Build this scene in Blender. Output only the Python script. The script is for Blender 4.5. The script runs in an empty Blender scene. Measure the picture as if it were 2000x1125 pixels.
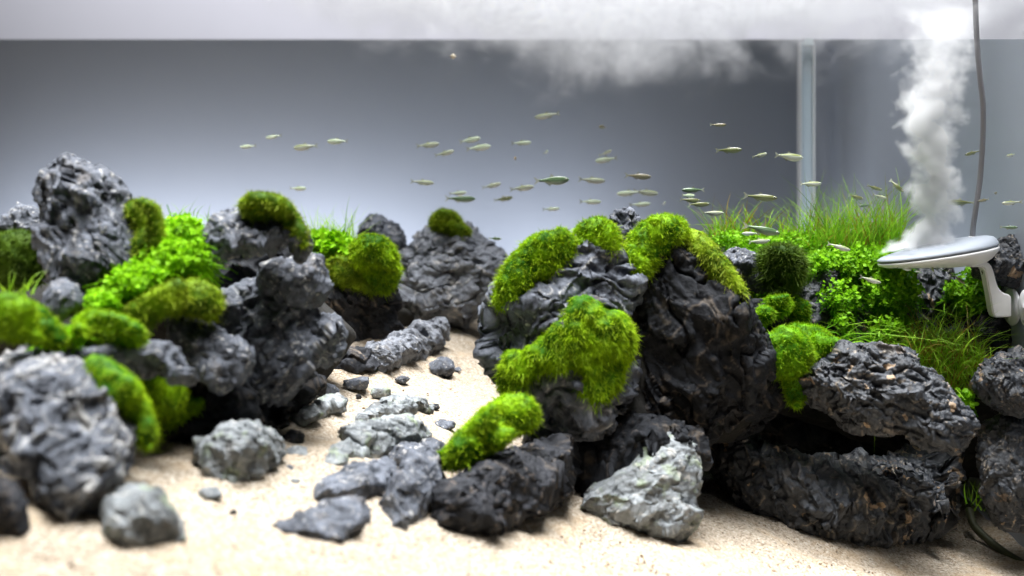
import bpy, bmesh, math, random
import numpy as np
from mathutils import Vector, Matrix, Euler

S = bpy.context.scene
COL = S.collection
random.seed(7)
rng = np.random.default_rng(7)

# ------------------------------------------------------------------ camera
F = 2080.0            # focal length in pixels of the 2000 px wide photograph
CZ = 0.40             # camera height above the tank bottom
cd = bpy.data.cameras.new('camera')
cam = bpy.data.objects.new('camera', cd); COL.objects.link(cam)
cam.location = (0, 0, CZ); cam.rotation_euler = (math.pi/2, 0, 0)
cd.sensor_width = 36; cd.lens = 36*F/2000
cd.shift_y = -162.5/2000
cd.clip_start = 0.01; cd.clip_end = 50
cd.dof.use_dof = True; cd.dof.focus_distance = 0.97; cd.dof.aperture_fstop = 4.4
S.camera = cam

# ------------------------------------------------------------------ world and lamps
w = bpy.data.worlds.new('World'); S.world = w; w.use_nodes = True
w.node_tree.nodes['Background'].inputs[0].default_value = (0.75, 0.82, 1, 1)
w.node_tree.nodes['Background'].inputs[1].default_value = 0.02

def area(name, loc, rot, sx, sy, power, spread, color=(1, 1, 1)):
    l = bpy.data.lights.new(name, 'AREA'); l.shape = 'RECTANGLE'
    l.size = sx; l.size_y = sy; l.energy = power; l.spread = math.radians(spread); l.color = color
    o = bpy.data.objects.new(name, l); COL.objects.link(o); o.location = loc; o.rotation_euler = rot
    return o
# the lamp hung over the tank
area('tank_lamp', (-0.02, 0.86, CZ+0.90), (0, 0, 0), 1.50, 1.00, 24.5, 54, (0.99, 0.99, 1))
# unseen strip lights added behind the rocks to brighten the panels from below
area('backdrop_fill', (-0.34, 1.57, CZ-0.11), (math.radians(108), 0, 0), 0.98, 0.03, 2.25, 170, (0.88, 0.91, 1))
area('side_fill', (0.40, 1.33, CZ-0.09), (math.radians(105), 0, math.radians(-90)), 0.55, 0.03, 0.30, 170, (0.86, 0.90, 1))
# unseen light added to brighten the wall behind the tank
area('wall_fill', (0.0, 2.05, CZ+1.25), (math.radians(28), 0, 0), 2.6, 0.25, 19, 130, (0.97, 0.97, 1))

S.view_settings.view_transform = 'Standard'; S.view_settings.look = 'None'
S.view_settings.exposure = 0; S.view_settings.gamma = 1
S.render.engine = 'CYCLES'
S.cycles.use_denoising = True
S.cycles.max_bounces = 8; S.cycles.diffuse_bounces = 2; S.cycles.volume_bounces = 4; S.cycles.transparent_max_bounces = 12
S.cycles.caustics_reflective = False; S.cycles.caustics_refractive = False

# ------------------------------------------------------------------ helpers
def P(px, py, D):
    """The point at distance D that the camera sees at photo pixel px, py."""
    return Vector(((px-1000)/F*D, D, CZ-(py-400)/F*D))
def tag(o, label=None, cat=None, group=None, kind=None):
    if label: o['label'] = label
    if cat: o['category'] = cat
    if group: o['group'] = group
    if kind: o['kind'] = kind
    return o
def link(name, me, mat=None, parent=None, smooth=True):
    o = bpy.data.objects.new(name, me); COL.objects.link(o)
    if mat is not None and not me.materials: me.materials.append(mat)
    if parent is not None: o.parent = parent
    if smooth and len(me.polygons): me.polygons.foreach_set('use_smooth', np.ones(len(me.polygons), dtype=bool))
    return o
def from_arrays(name, v, f):
    """f: (n,3) or (n,4) int array"""
    me = bpy.data.meshes.new(name)
    v = np.asarray(v, dtype=np.float32); f = np.asarray(f, dtype=np.int32)
    n, k = f.shape
    me.vertices.add(len(v)); me.vertices.foreach_set('co', v.ravel())
    me.loops.add(n*k); me.loops.foreach_set('vertex_index', f.ravel())
    me.polygons.add(n); me.polygons.foreach_set('loop_start', np.arange(0, n*k, k, dtype=np.int32))
    me.update(calc_edges=True)
    return me
def set_attr(me, name, arr):
    a = me.attributes.new(name, 'FLOAT', 'POINT'); a.data.foreach_set('value', np.asarray(arr, dtype=np.float32))

# --- vectorised noise
def _hash(i, j, k, s):
    h = (i.astype(np.int64)*374761393 + j.astype(np.int64)*668265263 + k.astype(np.int64)*2147483647 + s*1274126177) & 0xFFFFFFFF
    h = ((h ^ (h >> 13))*1274126177) & 0xFFFFFFFF
    h = ((h ^ (h >> 16))*2246822519) & 0xFFFFFFFF
    return (h ^ (h >> 15)) & 0xFFFFFFFF
def _rnd(i, j, k, s):
    return _hash(i, j, k, s)/4294967295.0
def perlin(p, s=0):
    i = np.floor(p); f = p-i; i = i.astype(np.int64)
    u = f*f*f*(f*(f*6-15)+10)
    out = np.zeros(len(p))
    for dx in (0, 1):
        for dy in (0, 1):
            for dz in (0, 1):
                a, b, c = i[:, 0]+dx, i[:, 1]+dy, i[:, 2]+dz
                g = np.stack([_rnd(a, b, c, s+q)-0.5 for q in (1, 2, 3)], 1)*2.4
                d = f-np.array([dx, dy, dz])
                wgt = (u[:, 0] if dx else 1-u[:, 0])*(u[:, 1] if dy else 1-u[:, 1])*(u[:, 2] if dz else 1-u[:, 2])
                out += wgt*(g*d).sum(1)
    return out
def fbm(p, s=0, oct=4, gain=0.5, ridged=False):
    a, o, t = 1.0, np.zeros(len(p)), 0
    for q in range(oct):
        n = perlin(p*(2.03**q)+q*17.3, s+11*q)
        o += a*((1-2.6*np.abs(n)) if ridged else n); t += a; a *= gain
    return o/t if ridged else o
def worley(p, s=0):
    """F1, F2, chip: a tilted facet per cell"""
    i = np.floor(p).astype(np.int64)
    d1 = np.full(len(p), 9.0); d2 = np.full(len(p), 9.0); fac = np.zeros(len(p)); fac2 = np.zeros(len(p))
    for dx in (-1, 0, 1):
        for dy in (-1, 0, 1):
            for dz in (-1, 0, 1):
                a, b, c = i[:, 0]+dx, i[:, 1]+dy, i[:, 2]+dz
                pt = np.stack([a+_rnd(a, b, c, s+1), b+_rnd(a, b, c, s+2), c+_rnd(a, b, c, s+3)], 1)
                r = p-pt; d = np.sqrt((r*r).sum(1))
                g = np.stack([_rnd(a, b, c, s+q)-0.5 for q in (4, 5, 6)], 1)*2
                v = (g*r).sum(1) + (_rnd(a, b, c, s+7)-0.5)*0.7
                n1 = d < d1
                n2 = (~n1) & (d < d2)
                d2 = np.where(n1, d1, np.where(n2, d, d2)); fac2 = np.where(n1, fac, np.where(n2, v, fac2))
                d1 = np.where(n1, d, d1); fac = np.where(n1, v, fac)
    t = np.clip((d2-d1)/0.10, 0, 1); t = 0.5+0.5*t*t*(3-2*t)
    return d1, d2, fac*t+fac2*(1-t)

def ico(sub):
    b = bmesh.new(); bmesh.ops.create_icosphere(b, subdivisions=sub, radius=1)
    v = np.array([q.co[:] for q in b.verts]); f = np.array([[q.index for q in p.verts] for p in b.faces]); b.free()
    return v, f
ICO_V, ICO_F = ico(3); ICO5, ICO5_F = ico(4); ICO2, ICO2_F = ico(2)

def blob(lobes, D, voxel, smooth=6, grow=1.10, chip=0, extra=None):
    """One skin round a set of ellipsoid lobes (px, py, rx, ry[, dD[, depth radius px[, tilt degrees]]]) -> verts, tris, normals, mean radius"""
    vs, fs, n = [], [], 0; rad = []
    for L in lobes:
        px, py, rx, ry = L[:4]; dD = L[4] if len(L) > 4 else 0
        rd = L[5] if len(L) > 5 and L[5] else 0.8*(rx+ry)/2
        ang = math.radians(L[6]) if len(L) > 6 else 0
        d = D+dD; c = P(px, py, d); k = d/F*grow
        U = ICO_V
        if chip:   # broken stone: cut the lobe down by random planes
            rj = np.random.default_rng(chip)
            q3 = np.linalg.qr(rj.normal(size=(3, 3)))[0]
            nn_ = np.concatenate([q3, -q3, rj.normal(size=(5, 3))]); nn_ /= np.linalg.norm(nn_, axis=1, keepdims=True)
            rc_ = np.random.default_rng(int(abs(px)*7+abs(py)*13+chip))
            nn_ = nn_ + rc_.normal(size=nn_.shape)*0.10; nn_ /= np.linalg.norm(nn_, axis=1, keepdims=True)
            hh = rc_.uniform(0.62, 1.0, len(nn_))
            dt = ICO5 @ nn_.T
            U = ICO5*np.minimum(1.12, np.where(dt > 0.05, hh/np.maximum(dt, 0.05), 9).min(1))[:, None]
        v = U*np.array([rx*k, rd*k, ry*k])
        ca, sa = math.cos(ang), math.sin(ang)
        v = np.stack([v[:, 0]*ca - v[:, 2]*sa, v[:, 1], v[:, 0]*sa + v[:, 2]*ca], 1)
        vs.append(v+np.array(c)); fs.append((ICO5_F if chip else ICO_F)+n); n += len(v); rad.append((rx+ry)/2*k)
    if extra is not None:      # small balls (centre, radius)
        for c, r_ in zip(*extra):
            vs.append(ICO2*r_+c); fs.append(ICO2_F+n); n += len(ICO2)
    me = from_arrays('tmp', np.concatenate(vs), np.concatenate(fs))
    o = bpy.data.objects.new('tmp', me); COL.objects.link(o)
    m = o.modifiers.new('r', 'REMESH'); m.mode = 'VOXEL'; m.voxel_size = voxel
    if smooth:
        m = o.modifiers.new('s', 'SMOOTH'); m.factor = 0.5; m.iterations = smooth
    m = o.modifiers.new('t', 'TRIANGULATE')
    dg = bpy.context.evaluated_depsgraph_get(); dg.update()
    e = o.evaluated_get(dg).to_mesh()
    v = np.empty(len(e.vertices)*3); e.vertices.foreach_get('co', v); v = v.reshape(-1, 3)
    f = np.empty(len(e.polygons)*3, dtype=np.int32); e.loops.foreach_get('vertex_index', f); f = f.reshape(-1, 3)
    o.evaluated_get(dg).to_mesh_clear()
    bpy.data.objects.remove(o); bpy.data.meshes.remove(me)
    return v, f, vnormals(v, f), float(np.mean(rad))
def poly_lobes(poly, rec=0.4, thick=0.85, nmax=60, rmin=5.0):
    """An outline (photo px) filled with round lobes of its inscribed radii; upper lobes stand further back (rec). -> lobes, size px"""
    A = np.array(poly, float); B = np.roll(A, -1, 0)
    lo, hi = A.min(0), A.max(0); g = max(2.5, float((hi-lo).max())/70)
    X, Y = np.meshgrid(np.arange(lo[0], hi[0], g), np.arange(lo[1], hi[1], g)); pt = np.stack([X.ravel(), Y.ravel()], 1)
    ins = np.zeros(len(pt), bool); d = np.full(len(pt), 1e9)
    for a, b in zip(A, B):
        e = b-a
        c = ((a[1] > pt[:, 1]) != (b[1] > pt[:, 1]))
        with np.errstate(divide='ignore', invalid='ignore'):
            xi = a[0]+(pt[:, 1]-a[1])/(e[1] if e[1] else 1e-9)*e[0]
        ins ^= c & (pt[:, 0] < xi)
        t = np.clip(((pt-a)@e)/(e@e), 0, 1); d = np.minimum(d, np.linalg.norm(pt-a-t[:, None]*e, axis=1))
    pt, d = pt[ins], d[ins]; size = math.sqrt(len(pt)*g*g)
    out = []; free = np.ones(len(pt), bool)
    while len(out) < nmax and free.any():
        k = np.argmax(np.where(free, d, 0)); r = d[k]
        if r < rmin: break
        out.append((pt[k, 0], pt[k, 1], r, r, rec*(hi[1]-pt[k, 1])/F, thick*min(r*1.15, 0.34*size)))
        free &= np.linalg.norm(pt-pt[k], axis=1) > 0.55*r
    return out, size
def vnormals(v, f):
    fn = np.cross(v[f[:, 1]]-v[f[:, 0]], v[f[:, 2]]-v[f[:, 0]])
    n = np.zeros_like(v)
    for q in range(3): np.add.at(n, f[:, q], fn)
    return n/np.maximum(np.linalg.norm(n, axis=1, keepdims=True), 1e-12)

# ------------------------------------------------------------------ materials
def mat(name, color=(0.5, 0.5, 0.5), rough=0.5, **kw):
    m = bpy.data.materials.new(name); m.use_nodes = True
    b = m.node_tree.nodes['Principled BSDF']
    b.inputs['Base Color'].default_value = (*color, 1); b.inputs['Roughness'].default_value = rough
    for k, v in kw.items(): b.inputs[k.replace('_', ' ')].default_value = v
    return m
class NT:
    def __init__(s, m): s.t = m.node_tree; s.b = s.t.nodes.get('Principled BSDF'); s.m = m
    def n(s, typ, **kw):
        q = s.t.nodes.new(typ)
        for k, v in kw.items(): setattr(q, k, v)
        return q
    def l(s, a, b): s.t.links.new(a, b)
    def noise(s, scale, detail=4, rough=0.55, dist=0.0, vec=None):
        q = s.n('ShaderNodeTexNoise'); q.inputs['Scale'].default_value = scale; q.inputs['Detail'].default_value = detail
        q.inputs['Roughness'].default_value = rough; q.inputs['Distortion'].default_value = dist
        if vec: s.l(vec, q.inputs['Vector'])
        return q
    def ramp(s, inp, stops):
        q = s.n('ShaderNodeValToRGB'); e = q.color_ramp.elements
        while len(e) < len(stops): e.new(0.5)
        for x, (pos, c) in zip(e, stops): x.position = pos; x.color = (*c, 1) if len(c) == 3 else c
        s.l(inp, q.inputs['Fac']); return q
    def mix(s, fac, a, b, mode='MIX'):
        q = s.n('ShaderNodeMix', data_type='RGBA', blend_type=mode)
        for k, v in ((0, fac), (6, a), (7, b)):
            if hasattr(v, 'is_linked') or hasattr(v, 'links'): s.l(v, q.inputs[k])
            elif isinstance(v, (int, float)): q.inputs[k].default_value = v
            else: q.inputs[k].default_value = (*v, 1)
        return q.outputs[2]
    def bump(s, h, strength, dist):
        q = s.n('ShaderNodeBump'); q.inputs['Strength'].default_value = strength; q.inputs['Distance'].default_value = dist
        s.l(h, q.inputs['Height']); s.l(q.outputs[0], s.b.inputs['Normal']); return q
    def pos(s): return s.n('ShaderNodeNewGeometry').outputs['Position']
    def attr(s, name): return s.n('ShaderNodeAttribute', attribute_name=name).outputs['Fac']

def rock_material(name, dark, mid, vein, rough=0.5, veinamt=1.0, green=0.0, spec=0.5, chips=0.0):
    m = mat(name, mid, rough); t = NT(m); p = t.pos()
    big = t.noise(38, 6, 0.62, 0.6, p); fine = t.noise(210, 5, 0.65, 0.3, p)
    c = t.ramp(big.outputs['Fac'], [(0.38, dark), (0.66, mid)]).outputs[0]
    c = t.mix(t.ramp(fine.outputs['Fac'], [(0.42, (0, 0, 0)), (0.75, (0.55, 0.55, 0.55))]).outputs[0], c, tuple(min(1, x*1.7) for x in mid))
    tan = t.noise(55, 3, 0.5, 0.2, p)
    c = t.mix(t.ramp(tan.outputs['Fac'], [(0.62, (0, 0, 0)), (0.72, (0.28, 0.28, 0.28))]).outputs[0], c, (0.20, 0.16, 0.115))
    if green:
        g = t.noise(60, 4, 0.6, 0.4, p)
        c = t.mix(t.ramp(g.outputs['Fac'], [(0.55, (0, 0, 0)), (0.7, (green, green, green))]).outputs[0], c, (0.26, 0.34, 0.15))
    if chips:
        wn = t.noise(70, 2, 0.5, 0, p); wm = t.mix(0.035, p, wn.outputs['Color'])
        vo = t.n('ShaderNodeTexVoronoi'); vo.inputs['Scale'].default_value = 130; t.l(wm, vo.inputs['Vector'])
        sc_ = t.n('ShaderNodeSeparateColor'); t.l(vo.outputs['Color'], sc_.inputs[0])
        c = t.mix(t.ramp(sc_.outputs[0], [(1-chips-0.01, (0, 0, 0)), (1-chips, (0.8, 0.8, 0.8))]).outputs[0], c, (0.36, 0.25, 0.15))
    v = t.n('ShaderNodeMath', operation='MULTIPLY'); v.inputs[1].default_value = veinamt
    t.l(t.attr('vein'), v.inputs[0])
    c = t.mix(v.outputs[0], c, vein)
    t.l(c, t.b.inputs['Base Color'])
    t.b.inputs['Specular IOR Level'].default_value = spec
    mus = t.noise(260, 8, 0.7, 0.8, p)
    t.bump(mus.outputs['Fac'], 0.75, 0.0022)
    return m
M = {}
M['stone_grey'] = rock_material('blue_grey_stone', (0.015, 0.0175, 0.024), (0.125, 0.14, 0.17), (0.54, 0.53, 0.50), 0.62, spec=0.35)
M['stone_mid'] = rock_material('mid_grey_stone', (0.05, 0.056, 0.068), (0.19, 0.205, 0.235), (0.5, 0.48, 0.45), 0.6)
M['stone_pale'] = rock_material('pale_grey_stone', (0.065, 0.075, 0.082), (0.22, 0.24, 0.25), (0.55, 0.53, 0.47), 0.65, 0.7, 0.55)
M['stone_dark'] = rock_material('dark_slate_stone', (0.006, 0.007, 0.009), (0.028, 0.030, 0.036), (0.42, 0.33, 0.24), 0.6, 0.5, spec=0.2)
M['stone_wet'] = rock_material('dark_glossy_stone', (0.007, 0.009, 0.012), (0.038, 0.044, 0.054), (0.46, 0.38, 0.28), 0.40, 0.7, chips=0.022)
M['stone_shade'] = rock_material('shade_blackened_stone', (0.004, 0.0045, 0.006), (0.016, 0.018, 0.022), (0.34, 0.27, 0.2), 0.6, 0.3, spec=0.15)  # near-black colour carries the deep shade of recessed and overhung rocks

# ------------------------------------------------------------------ the setting
W = 0.475; YB = 1.72      # side pane, back pane
def sand_z(x, y):
    z = CZ - 0.281 - 0.3*x + 0.077*y
    z = z + 0.03*np.clip((x-0.30)/0.17, 0, 1)**2
    cap = CZ - 0.150
    return -0.012*np.log(np.exp(-(z-CZ)/0.012)+np.exp(-(cap-CZ)/0.012)) + CZ
def sand_at(px, py):
    u, v = (px-1000)/F, (py-400)/F
    return 0.281/(0.077+v-0.3*u)
nx, ny = 420, 400
xs = np.linspace(-1.0, W-0.001, nx); ys = np.linspace(0.36, YB-0.001, ny)
X, Y = np.meshgrid(xs, ys); pp = np.stack([X.ravel(), Y.ravel(), 0*X.ravel()], 1)
Z = sand_z(pp[:, 0], pp[:, 1]) + 0.007*fbm(pp*9, 3, 3) + 0.0022*fbm(pp*60, 5, 3) + 0.0009*perlin(pp*170, 8)
pp[:, 2] = Z
ii = np.arange(nx*ny).reshape(ny, nx)
ff = np.stack([ii[:-1, :-1].ravel(), ii[:-1, 1:].ravel(), ii[1:, 1:].ravel(), ii[1:, :-1].ravel()], 1)
m = mat('beige_sand', (0.7, 0.56, 0.4), 0.9); t = NT(m); p = t.pos()
vor = t.n('ShaderNodeTexVoronoi'); vor.inputs['Scale'].default_value = 620; t.l(p, vor.inputs['Vector'])
grain = t.n('ShaderNodeSeparateColor'); t.l(vor.outputs['Color'], grain.inputs[0])
c = t.ramp(grain.outputs[0], [(0.0, (0.16, 0.12, 0.08)), (0.07, (0.22, 0.17, 0.115)), (0.35, (0.33, 0.275, 0.205)), (0.8, (0.405, 0.35, 0.275)), (1.0, (0.505, 0.46, 0.385))]).outputs[0]
st = t.noise(26, 5, 0.6, 0.5, p)
c = t.mix(t.ramp(st.outputs['Fac'], [(0.5, (0, 0, 0)), (0.72, (0.5, 0.5, 0.5))]).outputs[0], c, (0.46, 0.33, 0.19))
t.l(c, t.b.inputs['Base Color'])
t.bump(vor.outputs['Distance'], 0.7, 0.0016); t.t.nodes['Bump'].invert = True
sand_o = tag(link('sand', from_arrays('sand', pp, ff), m), kind='structure')

def box(name, x0, x1, y0, y1, z0, z1, material, bevel=0.0, parent=None):
    bm = bmesh.new(); bmesh.ops.create_cube(bm, size=1)
    for v in bm.verts: v.co = Vector(((x0+x1)/2+v.co.x*(x1-x0), (y0+y1)/2+v.co.y*(y1-y0), (z0+z1)/2+v.co.z*(z1-z0)))
    if bevel: bmesh.ops.bevel(bm, geom=bm.edges[:], offset=bevel, segments=2, affect='EDGES')
    me = bpy.data.meshes.new(name); bm.to_mesh(me); bm.free()
    return link(name, me, material, parent, smooth=False)
ZTOP = P(0, 77, YB).z
M['film'] = mat('frosted_film', (0.60, 0.61, 0.68), 0.55); M['film'].node_tree.nodes['Principled BSDF'].inputs['Specular IOR Level'].default_value = 0.2
t = NT(M['film']); n = t.noise(7, 3, 0.5, 0, t.pos())
t.l(t.mix(n.outputs['Fac'], (0.355, 0.395, 0.46), (0.39, 0.43, 0.495)), t.b.inputs['Base Color'])
M['film_side'] = M['film'].copy(); M['film_side'].name = 'glossy_frosted_film'
b = M['film_side'].node_tree.nodes['Principled BSDF']; b.inputs['Coat Weight'].default_value = 0.25; b.inputs['Coat Roughness'].default_value = 0.03
tag(box('back_wall', -1.2, W+0.02, YB, YB+0.012, 0.0, ZTOP, M['film']), kind='structure')
sw_ = box('side_wall', W, W+0.012, 0.55, YB-0.002, 0.0, ZTOP, M['film_side'])
for v in sw_.data.vertices:
    if v.co.z > 0.1 and v.co.y < 1: v.co.z = CZ+(ZTOP-CZ)*0.55/YB
tag(sw_, kind='structure')
m = mat('painted_wall', (0.74, 0.74, 0.80), 0.85); t = NT(m); n = t.noise(3, 4, 0.6, 0, t.pos())
t.l(t.mix(n.outputs['Fac'], (0.70, 0.70, 0.76), (0.78, 0.78, 0.84)), t.b.inputs['Base Color'])
tag(box('room_wall', -3.0, 3.0, 2.7, 2.8, -0.5, 2.2, m), kind='structure')

# glass strip standing in the back corner
m = mat('glass_edge', (0.72, 0.86, 0.95), 0.25); t = NT(m)
b = t.b; b.inputs['Transmission Weight'].default_value = 0.1; b.inputs['IOR'].default_value = 1.15; b.inputs['Specular IOR Level'].default_value = 0.5
br = bpy.data.objects.new('glass_brace', None); COL.objects.link(br); br.location = P(1575, 560, 1.55)
tag(br, 'tall clear blue-tinted glass strip standing upright where the two grey panels meet', 'glass strip')
k = 1.66/F
def bxp(name, px0, px1, py0, py1, D, th, material, parent, bevel=0.0008):
    a = P(px0, py1, D); c = P(px1, py0, D); L = parent.location
    o = box(name, a.x-L.x, c.x-L.x, -th/2, th/2, a.z-L.z, c.z-L.z, material, bevel, parent); o.location.y = D-L.y; return o
bxp('pane', 1564, 1584, 82, 560, 1.55, 0.014, m, br)
m2 = mat('polished_glass_edge', (0.95, 0.99, 1.0), 0.3); m2.node_tree.nodes['Principled BSDF'].inputs['Coat Weight'].default_value = 1  # near-white base colour stands in for light glowing along the glass edges
bxp('polished_edge', 1560, 1562.6, 82, 560, 1.546, 0.018, m2, br, 0.0003)
bxp('polished_edge', 1585.4, 1589, 82, 560, 1.546, 0.018, m2, br, 0.0003)
bxp('corner_clip', 1571, 1587, 76, 90, 1.535, 0.012, mat('clear_clip', (0.8, 0.95, 1.0), 0.1), br)

# ------------------------------------------------------------------ rocks
ROCKV, ROCKN = [], []
def make_rock(name, label, lobes, D, material, voxel=0.0026, seed=0, amp=1.0, cat='rock', kind=None, group=None, smooth=6, strat=0.0, size=None):
    v, f, nrm, s = (blob(lobes, D, voxel, 1, 1.27, seed+1) if size is None else blob([(a_[0], a_[1], a_[2], a_[3], a_[4]*D, a_[5]) for a_ in lobes], D, voxel, 3, 1.12))
    if size is not None: s = 0.23*size*D/F; amp = amp*1.55
    rr = np.random.default_rng(seed+900)
    ax = np.array([rr.uniform(-1, 1), rr.uniform(-0.6, 0.6), rr.uniform(0.0, 1)]); ax /= np.linalg.norm(ax)
    if cat == 'rock' and not kind:      # break the skin into flat fracture faces
        for K, fac, sq in ((26, 0.85, 0.45), (110, 0.72, 0.55)):
            vq = v - (v@ax)[:, None]*ax*sq
            vq = vq + np.stack([perlin(v/(s*0.5)+7*a_, seed+70+a_) for a_ in range(3)], 1)*s*0.10
            cell = np.full(len(v), 0); best = np.full(len(v), 1e9)
            for c_, k_ in enumerate(rr.choice(len(v), min(K, len(v)//30), replace=False)):
                d_ = ((vq-vq[k_])**2).sum(1); m_ = d_ < best; best[m_] = d_[m_]; cell[m_] = c_
            nc = cell.max()+1; cnt_ = np.maximum(np.bincount(cell, minlength=nc), 1)[:, None]
            cen = np.stack([np.bincount(cell, v[:, a_], nc) for a_ in range(3)], 1)/cnt_
            cn = np.stack([np.bincount(cell, nrm[:, a_], nc) for a_ in range(3)], 1); cn /= np.maximum(np.linalg.norm(cn, axis=1, keepdims=True), 1e-9)
            cn = cn + rr.normal(size=cn.shape)*0.13; cn /= np.linalg.norm(cn, axis=1, keepdims=True)
            off = ((v-cen[cell])*cn[cell]).sum(1) - (rr.uniform(-0.04, 0.06, nc)*s)[cell]
            off = np.clip(off, -0.55*s, 0.55*s)
            v = v - cn[cell]*(off*fac)[:, None]
            nrm = vnormals(v, f)
    q = (v + seed*3.7)
    wv = np.stack([fbm(q/(s*1.1), seed+a, 2) for a in (21, 22, 23)], 1)*s*0.26
    q = q+wv
    al = (q@ax)[:, None]*ax
    qs = q - al*0.58            # relief runs along the bedding direction
    _, _, c1 = worley(q/(s*1.45), seed)
    d1, d2, c2 = worley(qs/(s*1.15), seed+50)
    e1, e2, c3 = worley(qs/(s*0.50)+3, seed+90)
    _, _, c4 = worley(qs/(s*0.20)+3, seed+95)
    rid = np.abs(fbm(qs/(s*0.95), seed+7, 3, 0.42)); rid2 = np.abs(perlin(qs/(s*0.33)+4, seed+8))
    crk = fbm(qs/(s*1.15)+2, seed+9, 3, 0.5)
    crack = np.exp(-(crk/0.045)**2)
    pit = np.clip(0.42-d1, 0, 1)*(_rnd(np.floor(qs[:, 0]/(s*0.5)).astype(np.int64)*0, (c1*7).astype(np.int64), (c1*3).astype(np.int64), seed) > 0.35)
    lay = fbm((q+wv)/(s*1.6), seed+15, 2)*2.2 + (q@ax)/(s*0.16)      # thin bedding steps
    step = np.abs((lay % 1.0)-0.5)*2
    disp = s*amp*(0.06*c1 + 0.14*c2 + 0.095*c3 + 0.036*c4 + 0.10*(0.14-np.minimum(rid, 0.35)) + 0.025*(0.2-rid2) - 0.14*crack - 0.13*pit + 0.022*step*np.clip(0.4+2*crk, 0, 1))
    if material in (M['stone_wet'],):
        _, _, c5 = worley(qs/(s*0.085)+6, seed+97)
        disp = disp + s*(0.045*c3 + 0.05*c4 + 0.024*c5)
    net = 0
    if seed == 1:                 # raised pale net of veins
        w1, w2, _ = worley(q/(s*0.62)+1, seed+120)
        net = np.exp(-((w2-w1)/0.06)**2)
        disp = disp + s*(0.06*net - 0.03)
    v2 = v + nrm*disp[:, None]
    a = rid; b2 = np.abs(fbm(q/(s*0.5)+9, seed+37, 3))
    vein = np.clip(1-a/0.028, 0, 1)*0.9 + np.clip(1-b2/0.012, 0, 1)*0.7 + 0.65*net
    msk = np.clip(fbm(q/(s*1.1)+5, seed+41, 2)*3+0.75, 0, 1)
    if cat == 'rock' and not kind:
        gap = v2[:, 2]-sand_z(v2[:, 0], v2[:, 1]); g5 = float(np.percentile(gap, 4))
        if -0.004 < g5 < 0.022:       # stands on the sand: settle it in
            low = np.clip(1-(gap-g5)/(0.9*s), 0, 1)[:, None]
            v2 = v2 + np.array([0, 0, -(g5+0.006)])*low**0.7
    ROCKV.append(v2[::3]); ROCKN.append(vnormals(v2, f)[::3])
    cr = v2.mean(0)
    me = from_arrays(name, v2-cr, f)
    set_attr(me, 'vein', np.clip(vein*msk, 0, 1))
    o = link(name, me, material); o.location = cr
    return tag(o, label, cat if not kind else None, group, kind)

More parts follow.
